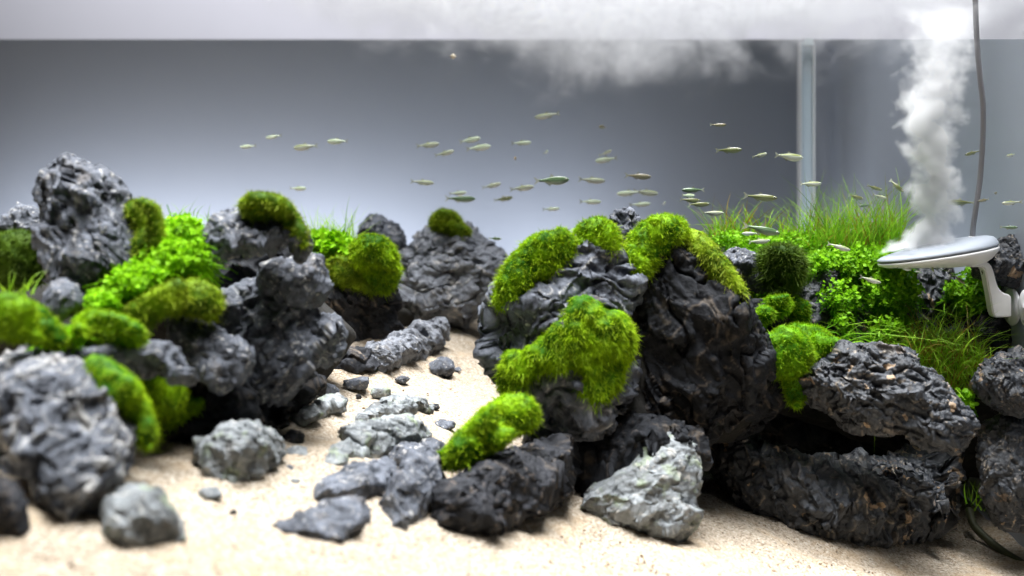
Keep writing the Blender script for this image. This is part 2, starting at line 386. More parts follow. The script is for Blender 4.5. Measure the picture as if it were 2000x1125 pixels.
FINE, MED, COARSE = 0.0013, 0.0015, 0.002
sg, sp, sd, sw = M['stone_grey'], M['stone_pale'], M['stone_dark'], M['stone_wet']
ROCKS = [
 # left group
 ('rock', 'large grey rock crossed by pale veins, in the lower left corner', [(60,760,95,70),(130,820,100,90),(170,870,85,120),(130,960,70,70),(205,800,50,70),(-40,780,90,90),(30,880,80,80,0.03),(150,1000,55,40)], .60, sg, MED, 1, 1.0),
 ('rock', 'smooth dark slate rock cut off by the left edge, lying on the sand', [(5,1000,45,38),(-50,980,70,60),(30,1030,38,16)], .56, sd, MED, 2, .5),
 ('rock', 'pale grey-green wedge-shaped rock alone on the sand, lower left', [(275,1010,62,48),(268,975,40,30),(325,1045,42,26),(235,1020,36,46),(300,1020,45,40)], .56, sp, FINE, 3, .65),
 ('rock', 'tall pointed grey rock peak, highest of the scene, far left', [(145,345,58,46),(190,390,62,46),(150,430,78,60),(205,455,66,62),(185,525,76,56),(108,390,34,60),(235,500,46,46),(150,575,50,40)], .745, sg, MED, 4, 1.0),
 ('rock', 'small grey rock shoulder beside the tall peak, at the left edge', [(45,432,32,34),(20,455,30,30),(70,470,40,40)], .80, sg, MED, 5, 1),
 ('rock', 'small grey rock stub under the tall peak, above the left moss', [(120,585,38,36),(105,610,35,25)], .68, sg, MED, 6, .8),
 ('rock', 'grey overhanging cap rock under the brown-green moss tuft, left of centre', [(450,448,50,34),(535,455,58,40),(495,470,85,34),(425,485,32,45),(590,480,25,40)], .76, sg, MED, 7, 1.0),
 ('rock', 'rounded grey boulder right of and below the cap rock', [(600,535,42,44),(580,560,50,50),(540,545,50,40,0.03)], .77, sg, MED, 8, 1.0),
 ('rock', 'big craggy grey boulder pile with a black hollow beneath, left of centre', [(440,625,85,55),(555,630,70,75),(635,655,40,40),(490,700,80,70),(400,690,65,38),(385,655,55,35),(560,710,70,60),(470,760,60,40)], .75, sg, MED, 9, 1.0),
 ('rock', 'dark recessed rock between the cap rock and the boulder pile', [(490,545,85,60),(530,590,70,50),(430,560,50,40)], .82, M['stone_shade'], COARSE, 10, 1.0),
 ('rock', 'flat grey ledge rock between two moss cushions, left side', [(200,690,95,32),(310,695,60,30),(355,735,38,24),(110,690,60,30)], .66, sg, MED, 11, .9),
 ('rock', 'shadowed dark rock below the hanging moss, left side', [(330,800,90,55),(430,790,70,50),(260,830,60,60),(500,790,60,40,.04),(570,760,60,34,.10)], .74, M['stone_shade'], COARSE, 12, .9),  # dark stone extended to fill in the shade under the boulder pile
 # back middle
 ('rock', 'broad pale grey rock wall at the back, above the sand valley', [(795,590,60,42),(860,545,70,55),(825,485,36,36),(900,480,42,42),(955,520,45,36),(965,585,38,26),(760,612,34,28),(880,595,60,36)], 1.34, M['stone_mid'], MED, 13, 1.0),
 ('rock', 'small far grey rock top behind the round green moss ball', [(745,458,36,32),(765,480,30,36),(715,455,18,18)], 1.45, sg, COARSE, 14, 1.0),
 ('rock', 'long log-shaped grey stone lying slanted beside the sand valley', [(738,698,36,30,0,28),(780,680,48,30,0,30,25),(828,658,46,30,0,30,28),(858,648,26,28,0,24)], 1.06, M['stone_mid'], FINE, 15, .75),
 ('rock', 'dark rock carrying the round green moss ball', [(690,590,62,55),(655,635,58,48),(735,570,40,40),(700,660,60,36)], 1.19, sd, MED, 16, .9),
 ('rock', 'low dark stone in the shadow behind the log-shaped stone', [(610,700,70,30),(680,705,50,24)], 1.02, sd, MED, 17, .9),
 # rubble
 ('rock', 'knobbly grey-green rubble rock on the sand under the boulder pile', [(465,875,62,42),(430,910,38,32),(515,870,34,36),(480,915,45,26),(400,890,30,30)], .67, sp, FINE, 18, 1.1),
 ('rock', 'flat blue-grey stone at the edge of the left shadow', [(598,808,38,17,0,20,15),(645,787,36,17,0,20,15)], .82, sp, FINE, 19, .6),
 ('rock', 'flat pale stone at the back of the central rubble', [(770,800,55,20,0,26,12),(815,790,30,14),(710,820,30,16)], .845, sp, FINE, 20, .6),
 ('rock', 'pale blocky stone in the middle of the central rubble', [(770,850,58,38),(700,850,45,30),(800,880,38,32)], .775, sp, FINE, 21, .6),
 ('rock', 'flat green-tinged stone left in the central rubble', [(655,905,34,20),(690,890,40,24)], .74, sp, FINE, 22, .6),
 ('rock', 'mid grey stone in front of the blocky one, central rubble', [(690,955,70,40),(740,930,50,34),(640,965,34,28)], .70, sg, FINE, 23, .65),
 ('rock', 'jagged grey stone with a pointed left end, front of the central rubble', [(655,1020,62,38),(590,1035,50,24),(690,1000,34,34),(545,1030,26,12),(630,1050,50,18)], .655, sg, FINE, 24, .65),
 ('rock', 'grey stone wedged between the rubble and the mossy foot rock', [(800,895,50,30),(840,880,38,26)], .73, sg, FINE, 25, .65),
 # centre
 ('rock', 'upright dark split rock at the front foot of the central mound', [(815,920,46,40),(800,975,42,50,0,40),(780,1015,28,28),(840,900,34,30)], .675, sg, FINE, 26, .8),
 ('rock', 'long dark foot rock of the central mound, right of the split', [(905,975,62,52),(1000,965,85,52),(1075,925,55,75),(930,1015,75,26),(1000,900,60,50),(1060,990,50,30)], .70, sd, FINE, 27, .8),
 ('rock', 'craggy dark grey main rock of the central mound, between moss cushions', [(1095,560,85,85),(1000,640,55,60),(978,710,36,50),(1060,710,80,80),(1140,800,85,80),(1150,650,75,90),(1180,520,45,60),(1060,830,60,60)], .80, sg, MED, 28, 1.0),
 ('rock', 'tall black shaded rock face right of centre, under draped moss', [(1300,520,62,72),(1340,600,100,105),(1385,690,95,90),(1280,760,100,100),(1200,860,95,80),(1430,640,50,60),(1350,480,30,30),(1330,830,80,60)], .88, M['stone_shade'], MED, 29, .9),
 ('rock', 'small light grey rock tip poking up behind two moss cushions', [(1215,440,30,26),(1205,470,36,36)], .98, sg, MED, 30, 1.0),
 ('rock', 'dark low rock in the deep shadow under the black face', [(1250,880,70,55),(1180,900,60,50),(1340,870,50,40)], .84, M['stone_shade'], MED, 31, .9),
 ('rock', 'pale blue-grey triangular stone leaning on the central sand', [(1235,988,80,30),(1165,980,40,20),(1298,945,46,44),(1312,905,30,34),(1325,1005,50,30),(1270,965,60,36)], .80, sp, FINE, 32, .5),
 # right
 ('rock', 'sharp craggy black rock head jutting out at right, before the grass', [(1700,725,95,48),(1615,745,48,36),(1790,765,70,55),(1850,830,40,40),(1720,775,100,38),(1810,835,55,40)], .89, sw, FINE, 33, .85),
 ('rock', 'wide black flaky base rock half buried in the sand, lower right', [(1490,925,75,44),(1600,970,120,58),(1745,960,100,74),(1830,900,45,80),(1440,880,46,36),(1690,1010,110,34),(1850,960,36,60)], .95, sw, FINE, 34, .9),
 ('rock', 'black recessed rock in the hollow between head and base rock', [(1600,850,110,60),(1720,850,110,50),(1480,800,80,60)], 1.15, M['stone_shade'], MED, 35, .9),
 ('rock', 'craggy dark rock cut by the right edge, beside the grass', [(1960,722,42,30),(1990,765,36,50),(1950,760,34,30)], .93, sw, FINE, 36, .9),
 ('rock', 'tall dark rock at the right edge, above the olive seam', [(1965,880,44,75),(1985,950,40,70),(1950,950,36,60),(1990,830,30,50)], .93, sw, FINE, 37, .9),
 ('rock', 'wrinkled dark rock at the right edge behind the mist maker', [(1960,500,40,24),(1975,520,34,34),(1930,525,40,24)], 1.01, sw, FINE, 38, .9),
 ('rock', 'grey rock peeping out between the draped moss and the shaggy moss', [(1455,515,42,30),(1490,540,34,36),(1430,500,24,16)], 1.0, sg, FINE, 39, .9),
 ('rock', 'dark rock left of the small-leaved bush, under the shaggy moss', [(1610,585,40,40),(1590,625,40,40),(1645,660,50,40)], 1.01, sw, FINE, 40, .9),
 ('rock', 'grey-brown rock right of the small-leaved bush, under the mist maker', [(1820,560,36,34),(1810,620,46,46),(1840,600,34,40)], 1.06, sw, FINE, 41, .9),
 ('rock', 'black shaded rock below the suction cup', [(1910,655,56,40),(1960,670,30,36),(1880,675,40,40)], 1.03, sd, FINE, 42, .9),
 ('rock', 'dark slope rock between black face and right moss, mid height', [(1440,700,60,70),(1480,760,60,60),(1430,790,60,60),(1470,650,40,40)], .96, M['stone_shade'], FINE, 43, .9),
]
ROCKS += [
 ('rock', 'long angular grey slab with a lit upper edge, left front of the boulder pile', None, .70, sg, MED, 44, .8),
 ('rock', 'rounded grey knob at the right end of the boulder pile', None, .79, sg, MED, 45, .8),
]
SHAPE = {   # traced outlines: seed: (outline, distance, how far the top leans back, relief)
 1: ([(0,690),(60,680),(120,690),(165,715),(205,770),(245,830),(265,890),(240,940),(205,975),(200,1010),(150,1040),(100,1036),(75,985),(70,930),(30,900),(-20,880),(-70,800),(-70,700)], .60, .5, .8),
 2: ([(-40,930),(10,935),(40,975),(70,1030),(30,1050),(-40,1058)], .565, .5, .4),
 3: ([(200,985),(225,960),(250,945),(290,950),(330,985),(350,1020),(372,1043),(335,1068),(280,1082),(235,1084),(203,1045)], .565, .6, .55),
 4: ([(75,380),(85,335),(110,312),(150,305),(180,320),(205,360),(240,385),(255,420),(258,470),(250,520),(220,560),(190,610),(150,610),(140,555),(105,540),(80,480),(72,430)], .73, .35, .9),
 5: ([(5,450),(15,410),(50,395),(75,405),(85,450),(80,500),(5,500)], .80, .3, .8),
 6: ([(80,600),(95,560),(125,540),(150,560),(165,600),(140,625),(90,625)], .68, .4, .8),
 7: ([(395,450),(410,425),(450,405),(490,412),(530,418),(575,430),(595,460),(590,490),(560,480),(520,495),(480,485),(450,505),(415,520),(403,490)], .745, .5, .8),
 8: ([(560,500),(590,485),(625,500),(650,545),(642,580),(610,610),(570,610),(540,560)], .775, .4, .8),
 9: ([(430,565),(520,540),(575,580),(605,640),(625,690),(605,735),(560,775),(510,795),(465,775),(460,740),(490,690),(460,650),(420,620)], .765, .4, .9),
 44: ([(318,640),(345,608),(400,632),(445,652),(495,680),(503,702),(475,738),(450,765),(415,765),(380,725),(335,695)], .70, .7, .75),
 45: ([(600,625),(650,610),(682,650),(667,702),(620,718),(593,690)], .80, .4, .8),
 11: ([(100,690),(150,668),(220,672),(290,662),(340,688),(390,740),(372,760),(320,725),(260,740),(200,712),(120,716)], .66, .6, .7),
 13: ([(718,622),(745,588),(788,560),(788,500),(800,460),(840,448),(870,452),(905,446),(940,458),(960,490),(1002,488),(1008,540),(985,600),(940,612),(890,622),(850,642),(800,652),(748,642)], 1.33, .6, .8),
 14: ([(700,440),(720,420),(750,423),(787,455),(797,500),(760,520),(708,480)], 1.45, .4, .8),
 15: ([(703,705),(715,683),(760,663),(810,638),(850,622),(880,628),(884,655),(850,682),(800,708),(750,728),(708,728)], 1.05, .6, .7),
 18: ([(368,900),(385,863),(430,838),(470,823),(500,826),(545,848),(557,880),(530,912),(490,933),(460,953),(430,938),(405,918)], .665, .6, 1.0),
 19: ([(555,828),(580,800),(620,783),(650,768),(682,778),(677,802),(630,823),(590,836)], .825, .8, .6),
 20: ([(698,812),(740,783),(790,768),(820,783),(852,795),(840,812),(790,818),(740,830),(698,834)], .84, .8, .6),
 21: ([(688,872),(710,830),(750,813),(810,813),(838,845),(832,884),(790,894),(740,904),(698,899)], .765, .8, .8),
 22: ([(622,902),(650,868),(690,858),(702,890),(670,919),(628,924)], .735, .8, .6),
 23: ([(605,990),(630,938),(670,913),(740,903),(785,925),(755,958),(722,988),(660,994)], .70, .8, .7),
 24: ([(508,1032),(560,1018),(600,998),(640,983),(700,976),(718,1010),(704,1049),(640,1070),(570,1072),(528,1054)], .65, .8, .7),
 25: ([(755,902),(800,868),(855,878),(845,908),(790,920)], .74, .7, .7),
 26: ([(750,992),(768,930),(800,893),(840,888),(872,920),(862,952),(832,987),(802,1022),(770,1050),(752,1035)], .675, .35, .6),
 27: ([(828,1010),(860,960),(900,920),(960,900),(1020,878),(1080,848),(1132,836),(1145,880),(1132,932),(1082,990),(1022,1015),(970,1036),(920,1056),(856,1052)], .70, .4, .65),
 28: ([(938,605),(985,558),(1020,538),(1080,498),(1130,478),(1190,488),(1232,520),(1242,600),(1232,700),(1222,800),(1160,885),(1080,875),(1040,832),(1000,792),(972,742),(943,702)], .85, .12, .75),
 29: ([(1218,480),(1260,448),(1320,446),(1372,478),(1422,540),(1455,590),(1485,640),(1495,720),(1465,800),(1405,842),(1330,875),(1250,885),(1180,905),(1150,850),(1200,780),(1230,700),(1238,600)], .90, .0, .85),
 32: ([(1126,977),(1160,945),(1210,923),(1250,898),(1260,868),(1300,848),(1332,843),(1364,880),(1365,930),(1348,970),(1378,1034),(1330,1050),(1270,1046),(1200,1020),(1150,999)], .80, .55, .5),
 33: ([(1556,740),(1590,713),(1620,702),(1660,677),(1710,666),(1762,688),(1812,728),(1853,770),(1893,820),(1898,862),(1860,885),(1800,868),(1740,846),(1680,838),(1640,812),(1600,793),(1566,772)], .885, .55, .75),
 34: ([(1372,862),(1410,828),(1450,823),(1490,848),(1540,872),(1600,888),(1660,892),(1720,880),(1780,862),(1830,846),(1885,868),(1890,930),(1865,1005),(1832,1046),(1750,1056),(1650,1062),(1560,1052),(1480,1015),(1418,963),(1382,912)], .93, .4, .75),
 36: ([(1908,732),(1940,698),(1990,683),(2025,700),(2025,800),(1980,812),(1930,793),(1903,762)], .93, .4, .8),
 37: ([(1916,850),(1950,818),(2000,798),(2020,820),(2020,1030),(1970,1034),(1928,982),(1912,910)], .93, .3, .8),
 38: ([(1898,522),(1930,478),(1970,460),(2005,463),(2005,560),(1940,555)], 1.0, .3, .8),
 39: ([(1418,490),(1450,492),(1497,503),(1514,552),(1470,564),(1428,532)], 1.0, .5, .8),
}
def col_bottom(poly, px):
    ys_ = [a[1]+(px-a[0])/(b[0]-a[0])*(b[1]-a[1]) for a, b in zip(poly, poly[1:]+poly[:1]) if (a[0] > px) != (b[0] > px)]
    return max(ys_) if ys_ else max(q_[1] for q_ in poly)
GROUNDED = (1, 2, 3, 15, 18, 19, 20, 21, 22, 23, 24, 25, 26, 27, 34)
for r in ROCKS:
    if r[6] in SHAPE:
        pl, D, rec, amp = SHAPE[r[6]]; lb, size = poly_lobes(pl, rec)
        yb = max(q_[1] for q_ in pl)
        lb = [(a_[0], a_[1], a_[2]*0.97, a_[3]*0.97, a_[4], a_[5]) for a_ in lb]
        if r[6] == 34: lb = [(a_[0], a_[1]+6, a_[2]*0.88, a_[3]*0.86, a_[4], a_[5]*0.85) for a_ in lb]
        if r[2] and r[6] != 34: lb += [(a_[0], a_[1], a_[2]*0.80, a_[3]*0.80, rec*(yb-a_[1])/F-0.008, 0.8*(a_[2]+a_[3])/2) for a_ in r[2]]
        if r[6] in GROUNDED:      # each end of the stone stands on the sand below it
            lb = [(a_[0], a_[1], a_[2], a_[3], a_[4]+(0.35 if r[6] == 34 else 0.85)*np.clip(float(sand_at(a_[0], col_bottom(pl, a_[0])-3))-D, -.12, .14)/D, a_[5]) for a_ in lb]
        make_rock(r[0], r[1], lb, D, r[4], r[5], r[6], amp, size=size)
    else: make_rock(*r[:8])


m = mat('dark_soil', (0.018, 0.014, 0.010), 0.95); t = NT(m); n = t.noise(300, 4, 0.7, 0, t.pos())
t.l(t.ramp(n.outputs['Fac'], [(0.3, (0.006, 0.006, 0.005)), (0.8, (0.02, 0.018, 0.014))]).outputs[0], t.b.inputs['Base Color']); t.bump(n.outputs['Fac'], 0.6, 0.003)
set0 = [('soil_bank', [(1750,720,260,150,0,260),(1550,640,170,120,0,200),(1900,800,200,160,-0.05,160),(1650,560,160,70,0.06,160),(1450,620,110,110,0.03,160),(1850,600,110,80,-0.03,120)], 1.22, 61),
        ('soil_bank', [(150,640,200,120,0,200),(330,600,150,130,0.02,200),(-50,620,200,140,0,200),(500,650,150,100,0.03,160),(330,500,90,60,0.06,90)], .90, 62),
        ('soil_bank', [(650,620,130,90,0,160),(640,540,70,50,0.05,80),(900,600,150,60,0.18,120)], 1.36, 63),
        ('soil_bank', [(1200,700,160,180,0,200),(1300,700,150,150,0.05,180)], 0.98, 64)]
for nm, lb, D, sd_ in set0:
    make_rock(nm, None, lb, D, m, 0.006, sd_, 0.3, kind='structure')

# sand banked up against the feet of the stones
_rv = np.concatenate(ROCKV)
_g = _rv[:, 2]-sand_z(_rv[:, 0], _rv[:, 1]); _lo = _rv[(_g < 0.022)]
gx = np.clip(np.round((_lo[:, 0]-xs[0])/(xs[1]-xs[0])).astype(int), 0, nx-1); gy = np.clip(np.round((_lo[:, 1]-ys[0])/(ys[1]-ys[0])).astype(int), 0, ny-1)
bank = np.zeros((ny, nx)); bank[gy, gx] = 1.0
def _blur(a, r):
    k = np.exp(-0.5*(np.arange(-3*r, 3*r+1)/r)**2); k /= k.sum()
    a = np.apply_along_axis(lambda v: np.convolve(v, k, 'same'), 0, a)
    return np.apply_along_axis(lambda v: np.convolve(v, k, 'same'), 1, a)
bank = np.clip(_blur(np.clip(_blur(bank, 2)*1.6, 0, 1), 3)*1.15, 0, 1)
pp[:, 2] += bank.ravel()*(0.006 + 0.003*perlin(pp*40, 12))
sand_o.data.vertices.foreach_set('co', pp.astype(np.float32).ravel()); sand_o.data.update()

PEB = [  # px, py (centre), rx, ry, label, material
 (860,718,28,19,'lone rounded grey pebble in the middle of the sand valley', sg),
 (868,832,22,11,'small flat grey pebble beside the central rubble top', sg),
 (700,748,24,13,'grey pebble at the foot of the log-shaped stone', sg),
 (745,765,20,11,'pale pebble just below the log-shaped stone, second from it', sp),
 (786,742,14,8,'tiny blue-grey pebble under the right half of the log-shaped stone', sg),
 (572,856,22,15,'dark rounded pebble right of the knobbly rubble rock', sd),
 (580,887,22,14,'pale angular pebble right of the knobbly rubble rock', sp),
 (565,916,13,9,'small grey pebble in front of the knobbly rubble rock', sg),
 (542,925,9,6,'tiny grey pebble, smallest before the knobbly rubble rock', sg),
 (575,940,11,6,'green-tinged tiny pebble alone on the open left sand', sp),
 (409,966,20,13,'pale green pebble above the wedge-shaped rock, on the sand', sp),
 (455,1001,9,6,'tiny dark pebble on the open sand right of the wedge-shaped rock', sd),
 (640,765,20,14,'grey pebble at the far end of the left shadow', sg),
 (530,820,20,18,'dark pebble in the left shadow above the rubble', sd),
 (495,840,16,12,'grey pebble touching the top of the knobbly rubble rock', sg),
 (700,775,7,5,'tiny dark pebble left of the flat pale stone', sd),
 (850,795,9,6,'tiny dark pebble right of the flat pale stone', sd),
 (893,722,8,5,'tiny pebble beside the lone rounded pebble', sg),
 (755,1090,6,4,'tiny dark speck pebble near the bottom edge, centre', sd),
 (175,1040,8,5,'tiny dark pebble beside the vein-crossed rock foot', sd),
]
for i, (px, py, rx, ry, lab, mt_) in enumerate(PEB):
    D = float(sand_at(px, py+ry*0.55))
    make_rock('pebble', lab, [(px, py, rx*.85, ry*.85, 0, rx*.7), (px+rx*.3, py+ry*.2, rx*.55, ry*.6, 0, rx*.5)], D, mt_, max(0.0009, rx*D/F/9), 100+i, .8, cat='pebble', smooth=2)

# ------------------------------------------------------------------ plants
def plant_material(name, lo, hi, tip, trans=0.3, rough=0.6):
    """colour: per-strand attribute 'hue' between lo and hi, 'tip' along the strand"""
    m = mat(name, hi, rough); t = NT(m)
    n = t.noise(45, 3, 0.5, 0.3, t.pos())
    add = t.n('ShaderNodeMath', operation='ADD'); t.l(t.attr('hue'), add.inputs[0])
    sub = t.n('ShaderNodeMath', operation='MULTIPLY_ADD'); t.l(n.outputs['Fac'], sub.inputs[0]); sub.inputs[1].default_value = 2.4; sub.inputs[2].default_value = -1.2
    t.l(sub.outputs[0], add.inputs[1])
    c = t.ramp(add.outputs[0], [(0.15, lo), (0.85, hi)]).outputs[0]
    c = t.mix(t.attr('tip'), c, tip)
    t.l(c, t.b.inputs['Base Color'])
    t.b.inputs['Specular IOR Level'].default_value = 0.12
    tr = t.n('ShaderNodeBsdfTranslucent'); t.l(c, tr.inputs[0])
    mx = t.n('ShaderNodeMixShader'); mx.inputs[0].default_value = trans
    out = t.t.nodes['Material Output']
    t.l(t.b.outputs[0], mx.inputs[1]); t.l(tr.outputs[0], mx.inputs[2]); t.l(mx.outputs[0], out.inputs['Surface'])
    return m
M['moss'] = plant_material('green_moss', (0.03, 0.12, 0.002), (0.26, 0.48, 0.004), (0.44, 0.58, 0.01), 0.18)
M['moss_brown'] = plant_material('olive_brown_moss', (0.05, 0.12, 0.004), (0.23, 0.36, 0.008), (0.38, 0.42, 0.03), 0.18)
M['moss_fresh'] = plant_material('fresh_green_moss', (0.03, 0.14, 0.002), (0.18, 0.42, 0.004), (0.34, 0.46, 0.01), 0.3)
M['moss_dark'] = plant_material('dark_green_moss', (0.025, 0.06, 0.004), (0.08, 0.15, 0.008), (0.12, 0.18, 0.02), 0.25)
M['leaf'] = plant_material('bright_small_leaf', (0.10, 0.28, 0.004), (0.26, 0.58, 0.006), (0.32, 0.64, 0.008), 0.4, 0.55)
M['leaf_deep'] = plant_material('fresh_green_small_leaf', (0.05, 0.19, 0.004), (0.18, 0.45, 0.008), (0.28, 0.55, 0.012), 0.4, 0.5)
M['grass'] = plant_material('green_grass_blade', (0.08, 0.25, 0.01), (0.25, 0.52, 0.02), (0.38, 0.56, 0.06), 0.45, 0.4)
M['grass_bright'] = plant_material('lime_grass_blade', (0.18, 0.40, 0.01), (0.38, 0.66, 0.03), (0.45, 0.68, 0.12), 0.45, 0.4)
M['grass_red'] = plant_material('reddish_grass_blade', (0.20, 0.16, 0.02), (0.34, 0.30, 0.03), (0.38, 0.20, 0.06), 0.4, 0.4)

def sample(v, f, n):
    a = np.linalg.norm(np.cross(v[f[:, 1]]-v[f[:, 0]], v[f[:, 2]]-v[f[:, 0]]), axis=1)
    idx = rng.choice(len(f), n, p=a/a.sum())
    r1, r2 = rng.random(n), rng.random(n); s = np.sqrt(r1)
    w3 = np.stack([1-s, s*(1-r2), s*r2], 1)
    return (v[f[idx]]*w3[:, :, None]).sum(1), idx
def strands(p, d, L, wid, bend, seg=1, hue=None):
    """Tapered blades at points p along directions d -> verts, faces(quads), tip, hue"""
    n = len(p)
    side = np.cross(d, rng.normal(size=(n, 3))); side /= np.maximum(np.linalg.norm(side, axis=1, keepdims=True), 1e-9)
    V, T = [], []
    for k in range(seg+1):
        u = k/seg
        c = p + d*(L*u)[:, None] + bend*(u*u)*L[:, None]
        ww = (wid*(1-u**1.6)*0.5 + wid*0.04)[:, None]
        V += [c-side*ww, c+side*ww]; T += [np.full(n, u)]*2
    V = np.stack(V, 1); T = np.stack(T, 1)
    m_ = 2*(seg+1); base = (np.arange(n)*m_)[:, None]
    Fc = np.concatenate([base+np.array([[2*k, 2*k+1, 2*k+3, 2*k+2]]) for k in range(seg)], 0)
    if hue is None: hue = rng.random(n)
    return V.reshape(-1, 3), Fc, T.reshape(-1), np.repeat(hue, m_)
def strand_obj(name, st, origin, material, parent=None, kind='stuff'):
    v, f, tp, hu = st
    me = from_arrays(name, v-np.array(origin), f)
    set_attr(me, 'tip', tp**2*0.6); set_attr(me, 'hue', hu)
    o = link(name, me, material, parent, smooth=False)
    if kind: o['kind'] = kind
    return o

def make_moss(label, lobes, D, material, seed, L=0.0042, dens=1.1, voxel=0.0022, shag=0.42, droop=0.0, amp=1.0, hug=1.0):
    lb, size = poly_lobes(lobes, 0.0, 1.0, 70, 4.0)
    RV, RX, RY = ROCKALL
    L2 = []
    for px, py, r_, _, _, _ in lb:         # each lobe lies on the stone surface found there
        near = (np.abs(RX-px) < 0.8*r_+5) & (np.abs(RY-py) < 0.8*r_+5) & (np.abs(RV[:, 1]-D) < 0.13)
        d_ = float(np.percentile(RV[near, 1], 12)) if near.sum() > 6 else D
        L2.append((px, py, r_, r_, d_))
    dm = float(np.median([a_[4] for a_ in L2]))
    L2 = [(px, py, r_, r_, (0.75*np.clip(d_, dm-.03, dm+.03)+0.25*dm)+0.30*min(r_, 34)*D/F, min(r_, 34)) for px, py, r_, _, d_ in L2]
    v, f, nrm, _ = blob([(a_[0], a_[1], a_[2], a_[3], a_[4]-D, a_[5]) for a_ in L2], D, voxel, 5, 1.04)
    s = 0.24*size*D/F
    q = v+seed*2.3
    d1, d2, c = worley(q/(s*0.55), seed)
    disp = s*amp*(0.14*(0.5-d1) + 0.22*fbm(q/(s*0.9), seed, 2) + 0.07*fbm(q/(s*0.25), seed+4, 2))
    v = v+nrm*disp[:, None]; nrm = vnormals(v, f)
    cr = v.mean(0)
    me = from_arrays('moss_cushion', v-cr, f)
    set_attr(me, 'tip', np.zeros(len(v))); set_attr(me, 'hue', 0.25+0.3*rng.random(len(v)))
    o = link('moss_cushion', me, material); o.location = cr
    tag(o, label, 'moss')
    ar = 0.5*np.linalg.norm(np.cross(v[f[:, 1]]-v[f[:, 0]], v[f[:, 2]]-v[f[:, 0]]), axis=1).sum()
    n = int(min(26000, ar*1e6*1.15*dens))
    p, idx = sample(v, f, n)
    nf = nrm[f[idx, 0]]
    # tufts lean together
    flow = np.stack([perlin(p/(s*0.35)+a*9, seed+60+a) for a in range(3)], 1)*1.5
    d = nf + flow*shag*1.6 + rng.normal(size=(n, 3))*shag + np.array([0, 0, 0.25-droop])
    d /= np.linalg.norm(d, axis=1, keepdims=True)
    hue = np.clip(0.5+0.9*perlin(p/(s*0.5), seed+77)+rng.normal(size=n)*0.18, 0, 1)
    LL_ = L*min(1, D/0.95)*(0.4+0.9*rng.random(n)); stray = rng.random(n) < 0.10; LL_[stray] *= 1.9
    st = strands(p-nf*0.0006, d, LL_, 0.00055+0.0004*rng.random(n), np.tile([0, 0, -0.35-droop], (n, 1)), 1, hue)
    fo = strand_obj('filaments', st, cr, material, o)
    return o
_rv = np.concatenate(ROCKV)
ROCKALL = (_rv, 1000+_rv[:, 0]/_rv[:, 1]*F, 400-(_rv[:, 2]-CZ)/_rv[:, 1]*F)
mo, mb, md = M['moss'], M['moss_brown'], M['moss_dark']
MOSS = [
 ('lime moss cushion cut by the left edge, on the vein-crossed rock', [(30,615,60,36),(95,650,38,28),(-30,610,60,45)], .615, mo, 1),
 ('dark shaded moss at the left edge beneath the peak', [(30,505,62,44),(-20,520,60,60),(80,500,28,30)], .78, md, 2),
 ('small green moss cushion in the middle of the left ledge', [(185,632,46,26),(250,652,40,28),(215,640,45,28)], .645, mo, 3),
 ('wide olive moss cushion below the bright leafy patch, left', [(300,592,50,36),(370,580,52,32),(405,600,26,34),(270,610,30,30)], .685, mb, 4),
 ('green moss strip climbing the right side of the tall peak', [(275,410,30,22),(285,450,34,36),(280,500,30,34)], .715, mb, 5),
 ('brown-green moss tuft on top of the grey cap rock', [(492,400,28,25),(540,405,34,24),(580,445,20,34),(560,420,24,20)], .735, mb, 6),
 ('long lime moss tongue hanging down the vein-crossed rock', [(195,718,34,22),(235,760,40,42),(278,820,24,44),(290,850,16,30)], .595, mo, 7),
 ('rounded moss hump right of the long moss tongue, lower left', [(310,745,42,34),(340,785,40,40),(385,780,26,18)], .63, mo, 8),
 ('olive moss slope left of the round green moss ball', [(665,530,42,32),(700,550,28,36),(640,515,24,20)], 1.12, mb, 9),
 ('round bright green moss ball behind the sand valley', [(728,505,44,46),(740,535,34,34)], 1.15, mo, 10),
 ('small moss tuft crowning the pale back rock', [(868,435,30,22),(905,450,18,12)], 1.33, mb, 11),
 ('big lime moss dome on the left top of the central mound', [(1065,490,58,38),(1010,550,40,46),(1035,515,48,44),(985,585,18,22)], .84, mo, 12),
 ('small moss dome between the two big domes of the central mound', [(1165,458,40,30),(1145,480,44,20),(1190,480,18,26)], .86, mo, 13),
 ('long lime moss drape down the middle of the central mound', [(1150,610,42,40),(1085,680,50,38),(1020,715,36,36),(1195,650,32,46),(1165,725,36,60),(1110,650,48,40),(1000,745,26,30),(1120,700,50,40),(1060,715,46,36),(1205,690,30,50)], .82, mo, 14),
 ('lime moss strip running down the foot of the central mound', [(1005,793,50,32),(950,836,56,40),(893,876,40,36),(975,815,50,38),(920,858,46,36)], .73, mo, 15),
 ('dark-streaked moss dome on the right top of the central mound', [(1270,470,46,42),(1300,445,46,20),(1250,510,30,36)], .815, mo, 16),
 ('narrow green moss band draped over the black rock face', [(1345,450,26,20),(1380,490,30,28,0,0,-40),(1415,535,28,34,0,0,-40),(1440,562,16,22)], .845, mb, 17),
 ('small arched moss cap above the smooth bright moss hump, right', [(1530,598,48,20),(1500,618,24,20),(1565,612,18,22)], .935, M['moss_fresh'], 18),
 ('smooth bright green moss hump behind the sharp rock head', [(1570,668,68,30),(1515,690,36,40),(1555,740,20,50),(1610,680,40,22),(1590,660,50,26)], .90, M['moss_fresh'], 19),
 ('dark shaggy moss clump left of the small-leaved bush', [(1525,510,40,28),(1505,540,26,26),(1550,535,24,24)], .965, md, 20),
]
